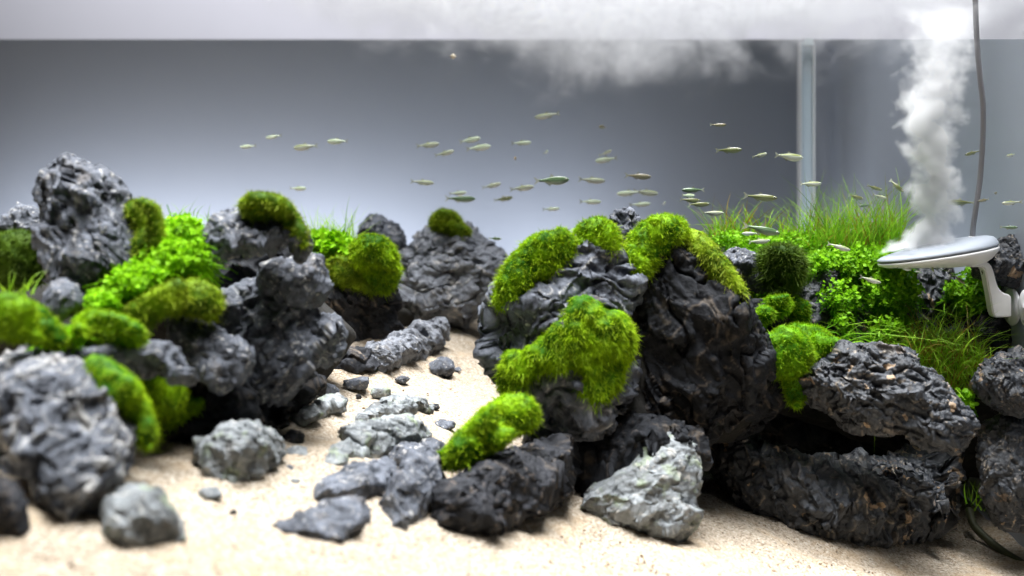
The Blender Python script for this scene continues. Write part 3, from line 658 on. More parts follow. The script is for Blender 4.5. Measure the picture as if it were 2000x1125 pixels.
MOUT = {
 1: [(-20,572),(30,572),(80,597),(122,637),(138,672),(120,685),(80,672),(30,663),(-20,658)],
 2: [(-20,455),(40,448),(85,470),(95,510),(80,555),(30,560),(-20,560)],
 3: [(138,625),(170,602),(220,607),(268,628),(295,657),(270,684),(220,671),(170,663),(140,652)],
 4: [(243,600),(280,573),(330,547),(380,542),(428,563),(438,600),(416,630),(380,614),(340,609),(302,624),(290,644),(253,632)],
 5: [(243,395),(275,385),(308,398),(318,440),(323,480),(302,523),(268,523),(253,490),(268,450),(248,425)],
 6: [(463,395),(490,372),(520,375),(552,383),(578,408),(598,440),(604,480),(585,494),(568,457),(540,430),(510,434),(473,421)],
 7: [(157,700),(190,688),(232,712),(268,743),(293,790),(308,840),(297,888),(273,873),(253,822),(223,793),(193,763),(162,727)],
 8: [(262,735),(290,709),(320,709),(353,738),(368,773),(412,773),(388,803),(340,834),(308,823),(283,792)],
 9: [(632,505),(665,497),(702,512),(733,548),(738,583),(710,574),(680,564),(648,558),(637,530)],
 10: [(682,480),(710,457),(747,459),(773,488),(781,530),(768,568),(735,576),(708,548),(687,517)],
 11: [(835,430),(860,407),(887,412),(903,433),(928,455),(905,464),(880,459),(848,453)],
 12: [(962,592),(967,550),(988,513),(1020,477),(1060,451),(1100,446),(1128,463),(1123,497),(1097,528),(1070,544),(1040,569),(1010,594),(983,609)],
 13: [(1117,450),(1150,425),(1182,425),(1208,448),(1213,487),(1190,504),(1160,484),(1128,478)],
 14: [(976,775),(977,720),(988,668),(1015,687),(1050,662),(1098,618),(1108,588),(1155,569),(1182,597),(1217,607),(1243,650),(1228,702),(1203,763),(1160,805),(1126,772),(1138,724),(1100,734),(1060,729),(1030,750),(1000,780)],
 15: [(856,887),(898,843),(940,802),(980,772),(1020,767),(1053,788),(1053,828),(1000,855),(960,885),(910,910),(868,922)],
 16: [(1219,500),(1228,458),(1260,427),(1300,419),(1337,422),(1344,457),(1312,484),(1292,514),(1262,545),(1228,549)],
 17: [(1330,438),(1372,452),(1413,498),(1443,538),(1462,577),(1440,586),(1408,558),(1377,523),(1346,483)],
 18: [(1472,612),(1500,579),(1540,573),(1578,588),(1586,624),(1560,629),(1535,610),(1507,625),(1488,644)],
 19: [(1475,702),(1498,653),(1550,629),(1602,637),(1656,675),(1612,694),(1578,714),(1573,762),(1561,815),(1538,782),(1527,734),(1493,734)],
 20: [(1477,500),(1510,477),(1552,482),(1573,510),(1558,563),(1520,578),(1487,552)],
}
for i, (lab, lobes, D, mt_, sd_) in enumerate(MOSS):
    kw = {}
    if D > 0.88 and D < 1.0: kw = dict(L=0.003, dens=1.7, shag=0.3, hug=0.5)
    if 'shaggy' in lab: kw = dict(L=0.0065, dens=1.0, shag=0.5)
    if 'drape' in lab or 'tongue' in lab: kw = dict(droop=0.25)
    make_moss(lab, MOUT[sd_], D, mt_, sd_, **kw)

def leafy(label, regions, D, material, n_stems, leaf=0.0042, seed=0, depth=0.05, up=0.6, name='carpet_plant', stemL=0.022):
    """Creeping small-leaved plant: stems over px ellipses, whorls of small leaves"""
    r = np.random.default_rng(seed)
    base = P(regions[0][0], regions[0][1]+regions[0][3], D)
    e = bpy.data.objects.new(name, None); COL.objects.link(e); e.location = base
    tag(e, label, 'plant')
    pts = []; wts = np.array([a[2]*a[3] for a in regions], float); wts /= wts.sum()
    for q in r.choice(len(regions), n_stems, p=wts):
        px, py, rx, ry = regions[q][:4]; dd = regions[q][4] if len(regions[q]) > 4 else 0
        while True:
            g = r.uniform(-1, 1, 3)
            if (g*g).sum() < 1: break
        pts.append(np.array(P(px+g[0]*rx, py+g[1]*ry, D+dd+g[2]*depth)))
    pts = np.array(pts); n = n_stems
    d = np.stack([r.normal(size=n)*0.5, -0.45+0.4*r.normal(size=n), up+0.3*r.normal(size=n)], 1); d /= np.linalg.norm(d, axis=1, keepdims=True)
    L = stemL*(0.5+r.random(n))
    hue = r.random(n)
    st = strands(pts-d*L[:, None]*0.8, d, L, np.full(n, 0.0009), np.zeros((n, 3)), 1, hue*0.5)
    strand_obj('stems', st, base, material, e)
    # leaves: folded rhombs, in pairs along each stem
    V, Fq, T, H = [], [], [], []; cnt = 0
    W_ = 5
    for wv in range(W_):
        u = -0.55+0.62*wv/(W_-1)*1.0
        for h in range(4 if wv == W_-1 else 2):
            c = pts + d*(L*(u+0.05))[:, None]
            side = np.cross(d, r.normal(size=(n, 3))); side /= np.linalg.norm(side, axis=1, keepdims=True)
            ld = side*0.9 + d*0.35 + np.array([0, 0, 0.15]); ld /= np.linalg.norm(ld, axis=1, keepdims=True)
            wd = np.cross(ld, d); wd /= np.maximum(np.linalg.norm(wd, axis=1, keepdims=True), 1e-9)
            nn = np.cross(wd, ld)
            s = (leaf*(0.4+1.0*r.random(n))*(0.75+0.25*wv/(W_-1)))[:, None]
            q = np.stack([c, c+ld*s*0.35+wd*s*0.36+nn*s*0.06, c+ld*s*0.75+wd*s*0.30+nn*s*0.07, c+ld*s*1.02, c+ld*s*0.75-wd*s*0.30+nn*s*0.07, c+ld*s*0.35-wd*s*0.36+nn*s*0.06], 1)
            V.append(q.reshape(-1, 3)); b0 = (np.arange(n)*6)[:, None]+cnt
            Fq.append(np.concatenate([b0+np.array([[0, 1, 2, 3]]), b0+np.array([[0, 3, 4, 5]])], 0)); cnt += n*6
            T.append(np.repeat(np.full(n, wv/(W_-1))*0.9, 6)); H.append(np.repeat(np.clip(hue+r.normal(size=n)*0.15, 0, 1), 6))
    strand_obj('leaves', (np.concatenate(V), np.concatenate(Fq), np.concatenate(T), np.concatenate(H)), base, material, e)
    return e
leafy('bright lime small-leaved plant patch running down beside the tall peak', [(355,455,44,30,.02),(335,510,66,46),(285,545,56,36,-.015),(265,560,60,34,-.02),(205,590,36,20,-.03),(380,500,26,50,.01)], .735, M['leaf'], 3600, 0.0029, 1, 0.03)
leafy('bright lime leafy patch behind the cap rock, under the hair grass', [(640,480,44,26),(665,495,40,22)], 1.20, M['leaf'], 500, 0.006, 2, 0.03)
leafy('fresh green small-leaved bush under the tall grass, right', [(1640,520,70,36),(1700,520,90,40),(1640,580,50,40,-.02),(1740,570,60,46,-.02),(1650,630,24,34,-.03),(1735,640,44,36,-.03),(1600,520,40,28)], 1.03, M['leaf_deep'], 2600, 0.0033, 3, 0.035)
leafy('small-leaved sprigs along the ridge left of the tall grass', [(1430,470,40,16),(1480,480,50,20),(1560,480,50,26),(1490,580,30,16,-.04),(1475,560,20,24,-.04)], 1.07, M['leaf_deep'], 700, 0.0033, 4, 0.03)
leafy('small-leaved plant hanging behind the bracket arm, far right', [(1890,570,50,26),(1900,600,46,24),(1950,560,30,26),(1920,540,40,24)], 1.035, M['leaf_deep'], 700, 0.0032, 5, 0.012)
leafy('little green sprig growing from the right side of the sharp rock head', [(1885,790,18,14),(1880,775,14,8)], .955, M['leaf_deep'], 40, 0.0045, 6, 0.01)
leafy('lime sprigs at the foot of the left moss, by the tall peak', [(140,660,24,14),(90,665,26,10)], .66, M['leaf'], 60, 0.0045, 7, 0.01)

def grass(label, regions, D, material, n, L, wid=0.0011, seed=0, depth=0.03, spread=0.28, lean=(0, 0), bend=0.3, name='grass_tuft', mat2=None, frac2=0.3):
    r = np.random.default_rng(seed+500)
    base = P(regions[0][0], regions[0][1], D)
    e = bpy.data.objects.new(name, None); COL.objects.link(e); e.location = base
    tag(e, label, 'grass')
    wts = np.array([a[2] for a in regions], float); wts /= wts.sum()
    pts = []
    for q in r.choice(len(regions), n, p=wts):
        px, py, rx = regions[q][:3]; ry = regions[q][3] if len(regions[q]) > 3 else 8
        pts.append(np.array(P(px+rx*(r.random()*2-1), py+ry*(r.random()*2-1), D+depth*(r.random()*2-1))))
    pts = np.array(pts)
    d = np.stack([r.normal(size=n)*spread+lean[0], r.normal(size=n)*spread+lean[1], np.ones(n)], 1); d /= np.linalg.norm(d, axis=1, keepdims=True)
    bd = np.stack([r.normal(size=n)*bend, r.normal(size=n)*bend, -np.abs(r.normal(size=n))*bend], 1)
    LL = L*(0.30+0.95*r.random(n)**1.8)
    k = int(n*(1-frac2)) if mat2 is not None else n
    global rng
    for nm, sl, mt_ in (('blades', slice(0, k), material), ('reddish_blades', slice(k, n), mat2)):
        if mt_ is None or sl.start >= n: continue
        st = strands(pts[sl], d[sl], LL[sl], wid*(0.6+0.8*r.random(len(pts[sl]))), bd[sl], 4)
        strand_obj(nm, st, base, mt_, e)
    return e
g, gb, gr = M['grass'], M['grass_bright'], M['grass_red']
grass('soft lime hair grass tuft behind the cap rock, left of centre', [(650,490,44,8)], 1.22, gb, 420, .050, .0011, 1, .03, .22)
grass('tall green and reddish hair grass clump left of the mist column', [(1680,494,74,18),(1630,490,60,16),(1725,492,34,20)], 1.09, g, 1700, .070, .0009, 2, .04, .27, (0.03, 0), .25, mat2=gr, frac2=.14)
grass('thin grass with red stems beside the glass strip', [(1520,480,50,14),(1575,488,40,16),(1450,475,50,10),(1420,470,36,8)], 1.10, g, 700, .045, .0012, 3, .03, .35, mat2=gr, frac2=.25)
grass('feathery yellow-green grass mound behind the sharp rock head', [(1850,745,70,30),(1780,700,60,24),(1880,710,46,26),(1830,690,60,26)], 1.00, gb, 1900, .046, .0010, 4, .03, .42, (-0.05, -0.15), .4, mat2=gr, frac2=.28)
grass('loose green grass hanging under the small-leaved bush', [(1690,680,60,22),(1760,670,50,20),(1650,665,30,14)], .99, g, 260, .034, .0010, 5, .03, .8, (0, -0.3), .9)
grass('few thin grass blades rising from the gap at lower right', [(1915,985,28,14)], .965, g, 26, .036, .0011, 6, .012, .35)
grass('few thin blades standing in the shade at the left edge', [(35,575,32,10)], .70, gb, 22, .024, .0011, 7, .012, .35)
grass('sparse blades over the rock at the right edge, behind the mist maker', [(1920,560,50,30),(1880,600,40,30)], 1.03, g, 90, .034, .0010, 8, .02, .7, (0, -.2), .7)
grass('faint thin grass behind the bright leafy patch, left', [(370,430,40,8)], .80, gb, 40, .017, .0008, 9, .012, .3)

# ------------------------------------------------------------------ mist maker
mm = bpy.data.objects.new('mist_maker', None); COL.objects.link(mm)
DM = 0.985; mm.location = P(1900, 512, DM)
tag(mm, 'white and grey disc-shaped mist maker on a bracket with suction cup, cable and modelled cup reflection', 'mist maker')
M['white_plastic'] = mat('white_plastic', (0.80, 0.80, 0.80), 0.35); M['grey_plastic'] = mat('blue_grey_plastic', (0.25, 0.28, 0.32), 0.6)
t = NT(M['white_plastic']); n = t.noise(60, 4, 0.6, 0, t.pos()); t.l(t.mix(n.outputs['Fac'], (0.84, 0.84, 0.84), (0.90, 0.90, 0.89)), t.b.inputs['Base Color'])
kM = DM/F
def lathe_ellipse(name, prof, cx, cz, tilt, material, parent, seg=64, shift=0.0):
    """prof: list of (radius px, height px); shifted rings let the belly hang to one side"""
    vs = []; L = parent.location
    for r_, h, sx in prof:
        for a in range(seg):
            th = 2*math.pi*a/seg
            x, y, z = r_*math.cos(th)+sx, r_*math.sin(th)*0.62, h
            vs.append((x*math.cos(tilt)-z*math.sin(tilt), y, x*math.sin(tilt)+z*math.cos(tilt)))
    n = len(prof); fs = []
    for i in range(n-1):
        for a in range(seg):
            b_ = (a+1) % seg
            fs.append((i*seg+a, i*seg+b_, (i+1)*seg+b_, (i+1)*seg+a))
    c = P(cx, cz, DM)
    v = np.array(vs)*kM + np.array([c.x-L.x, c.y-L.y, c.z-L.z])
    me = bpy.data.meshes.new(name); me.from_pydata([tuple(q) for q in v], [], fs + [tuple(reversed(range(seg))), tuple(range((n-1)*seg, n*seg))]); me.update()
    return link(name, me, material, parent)
tilt = math.radians(9)
lathe_ellipse('lid', [(114,0.6,0),(117,3,0),(117.5,5,0),(113,9,3),(100,14,14),(82,19,28),(60,22,40),(30,24,48),(3,24,50)], 1832, 497, tilt, M['grey_plastic'], mm)
lathe_ellipse('shell', [(3,-31,58),(20,-30.5,58),(40,-28,52),(66,-22,36),(92,-15,16),(110,-10,4),(116,-6,0),(117.5,-2,0),(116,0,0)], 1832, 497, tilt, M['white_plastic'], mm)
lathe_ellipse('rim_groove', [(113,-0.3,0),(114.5,0,0),(114.5,0.8,0),(113,1,0)], 1832, 497, tilt, mat('dark_groove', (0.08, 0.09, 0.1), 0.6), mm)
def sweep(name, pts, rad, material, parent, seg=14, flat=1.0, D0=None):
    """Tube through px points (px, py[, D[, radius scale]])"""
    cu = []
    P3 = [P(q[0], q[1], q[2] if len(q) > 2 and q[2] else (D0 or DM)) for q in pts]
    for i in range(len(P3)-1):
        p0, p1, p2, p3 = P3[max(i-1, 0)], P3[i], P3[i+1], P3[min(i+2, len(P3)-1)]
        for q in range(8):
            u = q/8
            cu.append(0.5*((2*p1)+(p2-p0)*u+(2*p0-5*p1+4*p2-p3)*u*u+(3*p1-p0-3*p2+p3)*u**3))
    cu.append(P3[-1])
    vs, fs = [], []; L = parent.location if parent else Vector((0, 0, 0))
    for i, c in enumerate(cu):
        tg = (cu[min(i+1, len(cu)-1)]-cu[max(i-1, 0)]).normalized()
        a = Vector((0, 1, 0)); a = (a-tg*a.dot(tg)).normalized(); b_ = tg.cross(a)
        for s in range(seg):
            th = 2*math.pi*s/seg
            vs.append(c-L+a*math.cos(th)*rad*flat+b_*math.sin(th)*rad)
    for i in range(len(cu)-1):
        for s in range(seg): fs.append((i*seg+s, i*seg+(s+1) % seg, (i+1)*seg+(s+1) % seg, (i+1)*seg+s))
    fs += [tuple(reversed(range(seg))), tuple(range((len(cu)-1)*seg, len(cu)*seg))]
    me = bpy.data.meshes.new(name); me.from_pydata([tuple(v) for v in vs], [], fs); me.update()
    return link(name, me, material, parent)
M['cable'] = mat('grey_rubber_cable', (0.24, 0.24, 0.26), 0.45)
sweep('cable', [(1904,-60,.97),(1905,0,.97),(1908,80,.97),(1914,150,.97),(1920,210,.972),(1919,280,.976),(1914,350,.98),(1907,400,.982),(1901,440,.985),(1899,468,.985)], 5.2*kM, M['cable'], mm)
sweep('cable_collar', [(1900,462),(1899,474)], 7.5*kM, M['white_plastic'], mm)
def prism(name, poly, y0, y1, material, parent, bevel=0.0008):
    """A px outline given thickness from distance y0 to y1 (outline measured at DM)"""
    L = parent.location; bm = bmesh.new()
    a = [bm.verts.new((P(x, y, DM).x-L.x, y0-L.y, P(x, y, DM).z-L.z)) for x, y in poly]
    f = bm.faces.new(a); r = bmesh.ops.extrude_face_region(bm, geom=[f])
    for v in r['geom']:
        if isinstance(v, bmesh.types.BMVert): v.co.y = y1-L.y
    bmesh.ops.recalc_face_normals(bm, faces=bm.faces[:])
    bmesh.ops.bevel(bm, geom=[e_ for e_ in bm.edges], offset=bevel, segments=3, affect='EDGES')
    me = bpy.data.meshes.new(name); bm.to_mesh(me); bm.free()
    return link(name, me, material, parent, smooth=False)
prism('bracket_arm', [(1891,512),(1921,510),(1930,516),(1936,530),(1940,548),(1945,562),(1954,571),(1968,575),(1970,581),(1970,618),(1938,619),(1934,612),(1928,578),(1922,545),(1917,524),(1912,521),(1891,521)], DM-.006, DM+.006, M['white_plastic'], mm, 0.0011)
def lathe_x(name, prof, c, material, parent, seg=48):
    L = parent.location; vs, fs = [], []
    for x, r_ in prof:
        for a in range(seg):
            th = 2*math.pi*a/seg; vs.append((c.x-L.x+x, c.y-L.y+r_*math.cos(th), c.z-L.z+r_*math.sin(th)))
    n = len(prof)
    for i in range(n-1):
        for a in range(seg): fs.append((i*seg+a, i*seg+(a+1) % seg, (i+1)*seg+(a+1) % seg, (i+1)*seg+a))
    fs += [tuple(range(seg)), tuple(reversed(range((n-1)*seg, n*seg)))]
    me = bpy.data.meshes.new(name); me.from_pydata(vs, [], fs); me.update()
    return link(name, me, material, parent)
M['silicone'] = mat('milky_silicone', (0.86, 0.87, 0.90), 0.4); M['silicone'].node_tree.nodes['Principled BSDF'].inputs['Subsurface Weight'].default_value = 0.0
cupc = P(1972, 599, 1.0)
rc = 37*1.0/F
lathe_x('suction_cup', [(-.007, .0038), (-.0015, .0042), (-.0008, rc*.5), (.0006, rc*.9), (.0018, rc), (.0026, rc*.98), (.003, .001)], cupc, M['silicone'], mm)
cup_mirror_c = P(2003, 602, .965)
lathe_x('suction_cup', [(-.0012, .0005), (-.0008, rc*.5), (.0006, rc*.9), (.0018, rc), (.0026, rc*.98), (.003, .001)], cup_mirror_c, M['silicone'], mm)  # modelled mirror image, standing in for the cup's reflection in the side pane

# ------------------------------------------------------------------ olive seam on the sand
m = mat('olive_sealant', (0.045, 0.05, 0.02), 0.5)
o = sweep('sealant_seam', [(1893,995,1.02),(1902,1025,1.005),(1925,1050,.99),(1960,1078,.975),(2005,1105,.955),(2060,1135,.93)], 8*kM, m, None)
tag(o, 'curved dark olive seam lying across the sand into the lower right corner', 'seam')

# ------------------------------------------------------------------ shrimps
M['shrimp'] = mat('translucent_brown_shrimp', (0.22, 0.16, 0.09), 0.4)
def shrimp(label, px, py, L, flip):
    D = float(sand_at(px, py)); s = L*D/F
    e = bpy.data.objects.new('shrimp', None); COL.objects.link(e)
    e.location = (P(px, py, D).x, D, float(sand_z(P(px, py, D).x, D))+s*0.12)
    e.rotation_euler = (0, math.radians(14), 0 if not flip else 0.3)
    tag(e, label, 'shrimp', 'shrimps on the sand')
    n, seg = 14, 10; vs, fs = [], []
    for i in range(n):
        u = i/(n-1); r_ = s*0.12*math.sin(math.pi*min(1, 0.12+0.95*u)**0.75)*(1.0 if u < .45 else 1.0-.45*(u-.45))+s*0.008
        cx = s*(u-0.5); cz = s*(0.10*math.sin(math.pi*u)-0.05*u)
        for a in range(seg):
            th = 2*math.pi*a/seg; vs.append((cx, r_*0.8*math.cos(th), cz+r_*math.sin(th)))
    for i in range(n-1):
        for a in range(seg): fs.append((i*seg+a, i*seg+(a+1) % seg, (i+1)*seg+(a+1) % seg, (i+1)*seg+a))
    fs += [tuple(range(seg)), tuple(reversed(range((n-1)*seg, n*seg)))]
    me = bpy.data.meshes.new('body'); me.from_pydata(vs, [], fs); me.update(); link('body', me, M['shrimp'], e)
    def limb(name, pts, r_):
        bm = bmesh.new(); prev = None
        for q in pts:
            ring = [bm.verts.new((q[0]*s, q[1]*s+r_*s*math.cos(a*2.094), q[2]*s+r_*s*math.sin(a*2.094))) for a in range(3)]
            if prev:
                for a in range(3): bm.faces.new((prev[a], prev[(a+1) % 3], ring[(a+1) % 3], ring[a]))
            prev = ring
        me = bpy.data.meshes.new(name); bm.to_mesh(me); bm.free(); link(name, me, M['shrimp'], e)
    for sy in (-1, 1):
        limb('antenna', [(-.48, .03*sy, .02), (-.75, .08*sy, .12), (-1.0, .15*sy, .10)], .012)
        for q in range(4): limb('leg', [(-.3+.1*q, .06*sy, .0), (-.33+.12*q, .16*sy, -.03), (-.33+.12*q, .18*sy, -.16)], .014)
    limb('tail_fan', [(.46, 0, -.03), (.55, .0, -.05), (.64, 0, -.06)], .045)
shrimp('tiny brown shrimp on the sand, the lower of the two', 1742, 1085, 30, False)
shrimp('tiny brown shrimp on the sand, nearer the black base rock', 1778, 1067, 34, True)

# ------------------------------------------------------------------ fish
def fish_mat(name, back, flank, belly, line):
    m = mat(name, flank, 0.28); t = NT(m)
    tc = t.n('ShaderNodeTexCoord'); sx = t.n('ShaderNodeSeparateXYZ'); t.l(tc.outputs['Object'], sx.inputs[0])
    mr = t.n('ShaderNodeMapRange'); mr.inputs[1].default_value = -0.16; mr.inputs[2].default_value = 0.16; t.l(sx.outputs[2], mr.inputs[0])
    nz = t.noise(9, 3, 0.5, 0, tc.outputs['Object'])
    ad = t.n('ShaderNodeMath', operation='MULTIPLY_ADD'); t.l(nz.outputs['Fac'], ad.inputs[0]); ad.inputs[1].default_value = 0.12; t.l(mr.outputs[0], ad.inputs[2])
    c = t.ramp(ad.outputs[0], [(0.20, belly), (0.48, flank), (0.56, line), (0.61, flank), (0.72, back), (0.98, tuple(x*0.6 for x in back))]).outputs[0]
    t.l(c, t.b.inputs['Base Color'])
    t.b.inputs['Metallic'].default_value = 0.0; t.b.inputs['Coat Weight'].default_value = 0.3
    return m
FM = {'silver': fish_mat('silver_fish_skin', (0.26, 0.30, 0.12), (0.70, 0.75, 0.68), (0.80, 0.82, 0.80), (0.16, 0.20, 0.12)),
      'olive': fish_mat('olive_fish_skin', (0.10, 0.11, 0.03), (0.30, 0.34, 0.15), (0.40, 0.46, 0.38), (0.035, 0.045, 0.03)),
      'green': fish_mat('green_fish_skin', (0.06, 0.12, 0.04), (0.20, 0.30, 0.17), (0.32, 0.40, 0.36), (0.05, 0.09, 0.06)),
      'brown': fish_mat('brown_fish_skin', (0.14, 0.12, 0.06), (0.36, 0.34, 0.22), (0.42, 0.43, 0.38), (0.05, 0.05, 0.03)),
      'tan': fish_mat('tan_fish_skin', (0.40, 0.27, 0.10), (0.66, 0.50, 0.26), (0.6, 0.5, 0.36), (0.3, 0.2, 0.1)),
      'white': fish_mat('pale_fish_skin', (0.42, 0.52, 0.30), (0.80, 0.90, 0.78), (0.85, 0.90, 0.88), (0.62, 0.72, 0.55))}
FIN = mat('clear_fin', (0.55, 0.58, 0.45), 0.4, Alpha=0.55); EYE = mat('fish_eye', (0.015, 0.015, 0.015), 0.1); IRIS = mat('fish_iris', (0.7, 0.72, 0.66), 0.2)
PROF = [(-.5, .006, .0), (-.485, .030, -.002), (-.46, .052, -.004), (-.41, .080, -.006), (-.34, .103, -.010), (-.25, .122, -.016), (-.15, .132, -.020), (-.04, .128, -.018), (.07, .108, -.010), (.18, .080, .0), (.28, .056, .006), (.37, .042, .008), (.43, .040, .008), (.46, .030, .008)]
def fish_meshes(bend, deep):
    def bx(x): return bend*(x+0.1)**2*(1 if x > -0.1 else -0.4)
    seg = 14; vs, fs = [], []
    for x, r_, c in PROF:
        for a in range(seg):
            th = 2*math.pi*a/seg
            vs.append((x, bx(x)+r_*0.50*math.cos(th), c+r_*deep*math.sin(th)))
    n = len(PROF)
    for i in range(n-1):
        for a in range(seg): fs.append((i*seg+a, (i+1)*seg+a, (i+1)*seg+(a+1) % seg, i*seg+(a+1) % seg))
    fs += [tuple(range(seg)), tuple(reversed(range((n-1)*seg, n*seg)))]
    body = bpy.data.meshes.new('body'); body.from_pydata(vs, [], fs); body.update(); body.polygons.foreach_set('use_smooth', np.ones(len(body.polygons), bool))
    def fin(name, pts, th=0.004):
        bm = bmesh.new(); a = [bm.verts.new((x, bx(x)-th/2, z)) for x, z in pts]; b_ = [bm.verts.new((x, bx(x)+th/2, z)) for x, z in pts]
        k_ = len(pts); bm.faces.new(a); bm.faces.new(list(reversed(b_)))
        for i in range(k_): bm.faces.new((a[i], b_[i], b_[(i+1) % k_], a[(i+1) % k_]))
        me = bpy.data.meshes.new(name); bm.to_mesh(me); bm.free(); me.materials.append(FIN); return me
    tail = fin('tail_fin', [(.44, .035), (.50, .060), (.60, .125), (.63, .125), (.57, .03), (.555, .01), (.57, -.02), (.63, -.11), (.60, -.11), (.50, -.045), (.44, -.02)])
    dors = fin('dorsal_fin', [(-.04, .10*deep), (.04, .165*deep+.02), (.08, .165*deep+.015), (.13, .085*deep)])
    anal = fin('anal_fin', [(.05, -.11*deep), (.12, -.16*deep-.01), (.26, -.075*deep), (.27, -.045*deep), (.15, -.07*deep)])
    def ball(name, r_, mt_, flat):
        bm = bmesh.new(); bmesh.ops.create_uvsphere(bm, u_segments=10, v_segments=6, radius=r_)
        for v in bm.verts: v.co.y *= flat
        me = bpy.data.meshes.new(name); bm.to_mesh(me); bm.free(); me.materials.append(mt_); return me
    return dict(body=body, tail=tail, dors=dors, anal=anal, eye=ball('eye', .034, IRIS, .5), pupil=ball('pupil', .020, EYE, .5), bx=bx)
FMESH = [fish_meshes(0.0, 0.95), fish_meshes(0.5, 0.9), fish_meshes(-0.5, 0.98), fish_meshes(0.2, 1.1)]
_skin = {}
def body_mesh(v, col):
    if (v, col) not in _skin:
        b_ = FMESH[v]['body'].copy(); b_.materials.append(FM[col]); _skin[(v, col)] = b_
    return _skin[(v, col)]
def fish(px, py, L, yaw, pitch, D, col, label, var=0, far=False):
    """yaw 0: head towards the picture's left, 180: right; pitch >0: nose up"""
    Lw = L*D/F/1.02
    e = bpy.data.objects.new('fish', None); COL.objects.link(e)
    e.location = P(px, py, D); e.scale = (Lw, Lw, Lw)
    e.rotation_euler = Euler((0, math.radians(pitch), math.radians(yaw)), 'XYZ')
    tag(e, label, 'fish', 'small silvery school fish')
    fm = FMESH[var]
    parts = [('body', body_mesh(var, col)), ('tail_fin', fm['tail']), ('dorsal_fin', fm['dors']), ('anal_fin', fm['anal'])]
    for nm, me in parts:
        o = bpy.data.objects.new(nm, me); COL.objects.link(o); o.parent = e
    if not far:
        for sy in (-1, 1):
            o = bpy.data.objects.new('eye', fm['eye']); COL.objects.link(o); o.parent = e; o.location = (-.405, fm['bx'](-.405)+sy*.036, .018)
            q = bpy.data.objects.new('pupil', fm['pupil']); COL.objects.link(q); q.parent = o; q.location = (-.003, sy*.012, 0)
R_, L_ = 180, 0
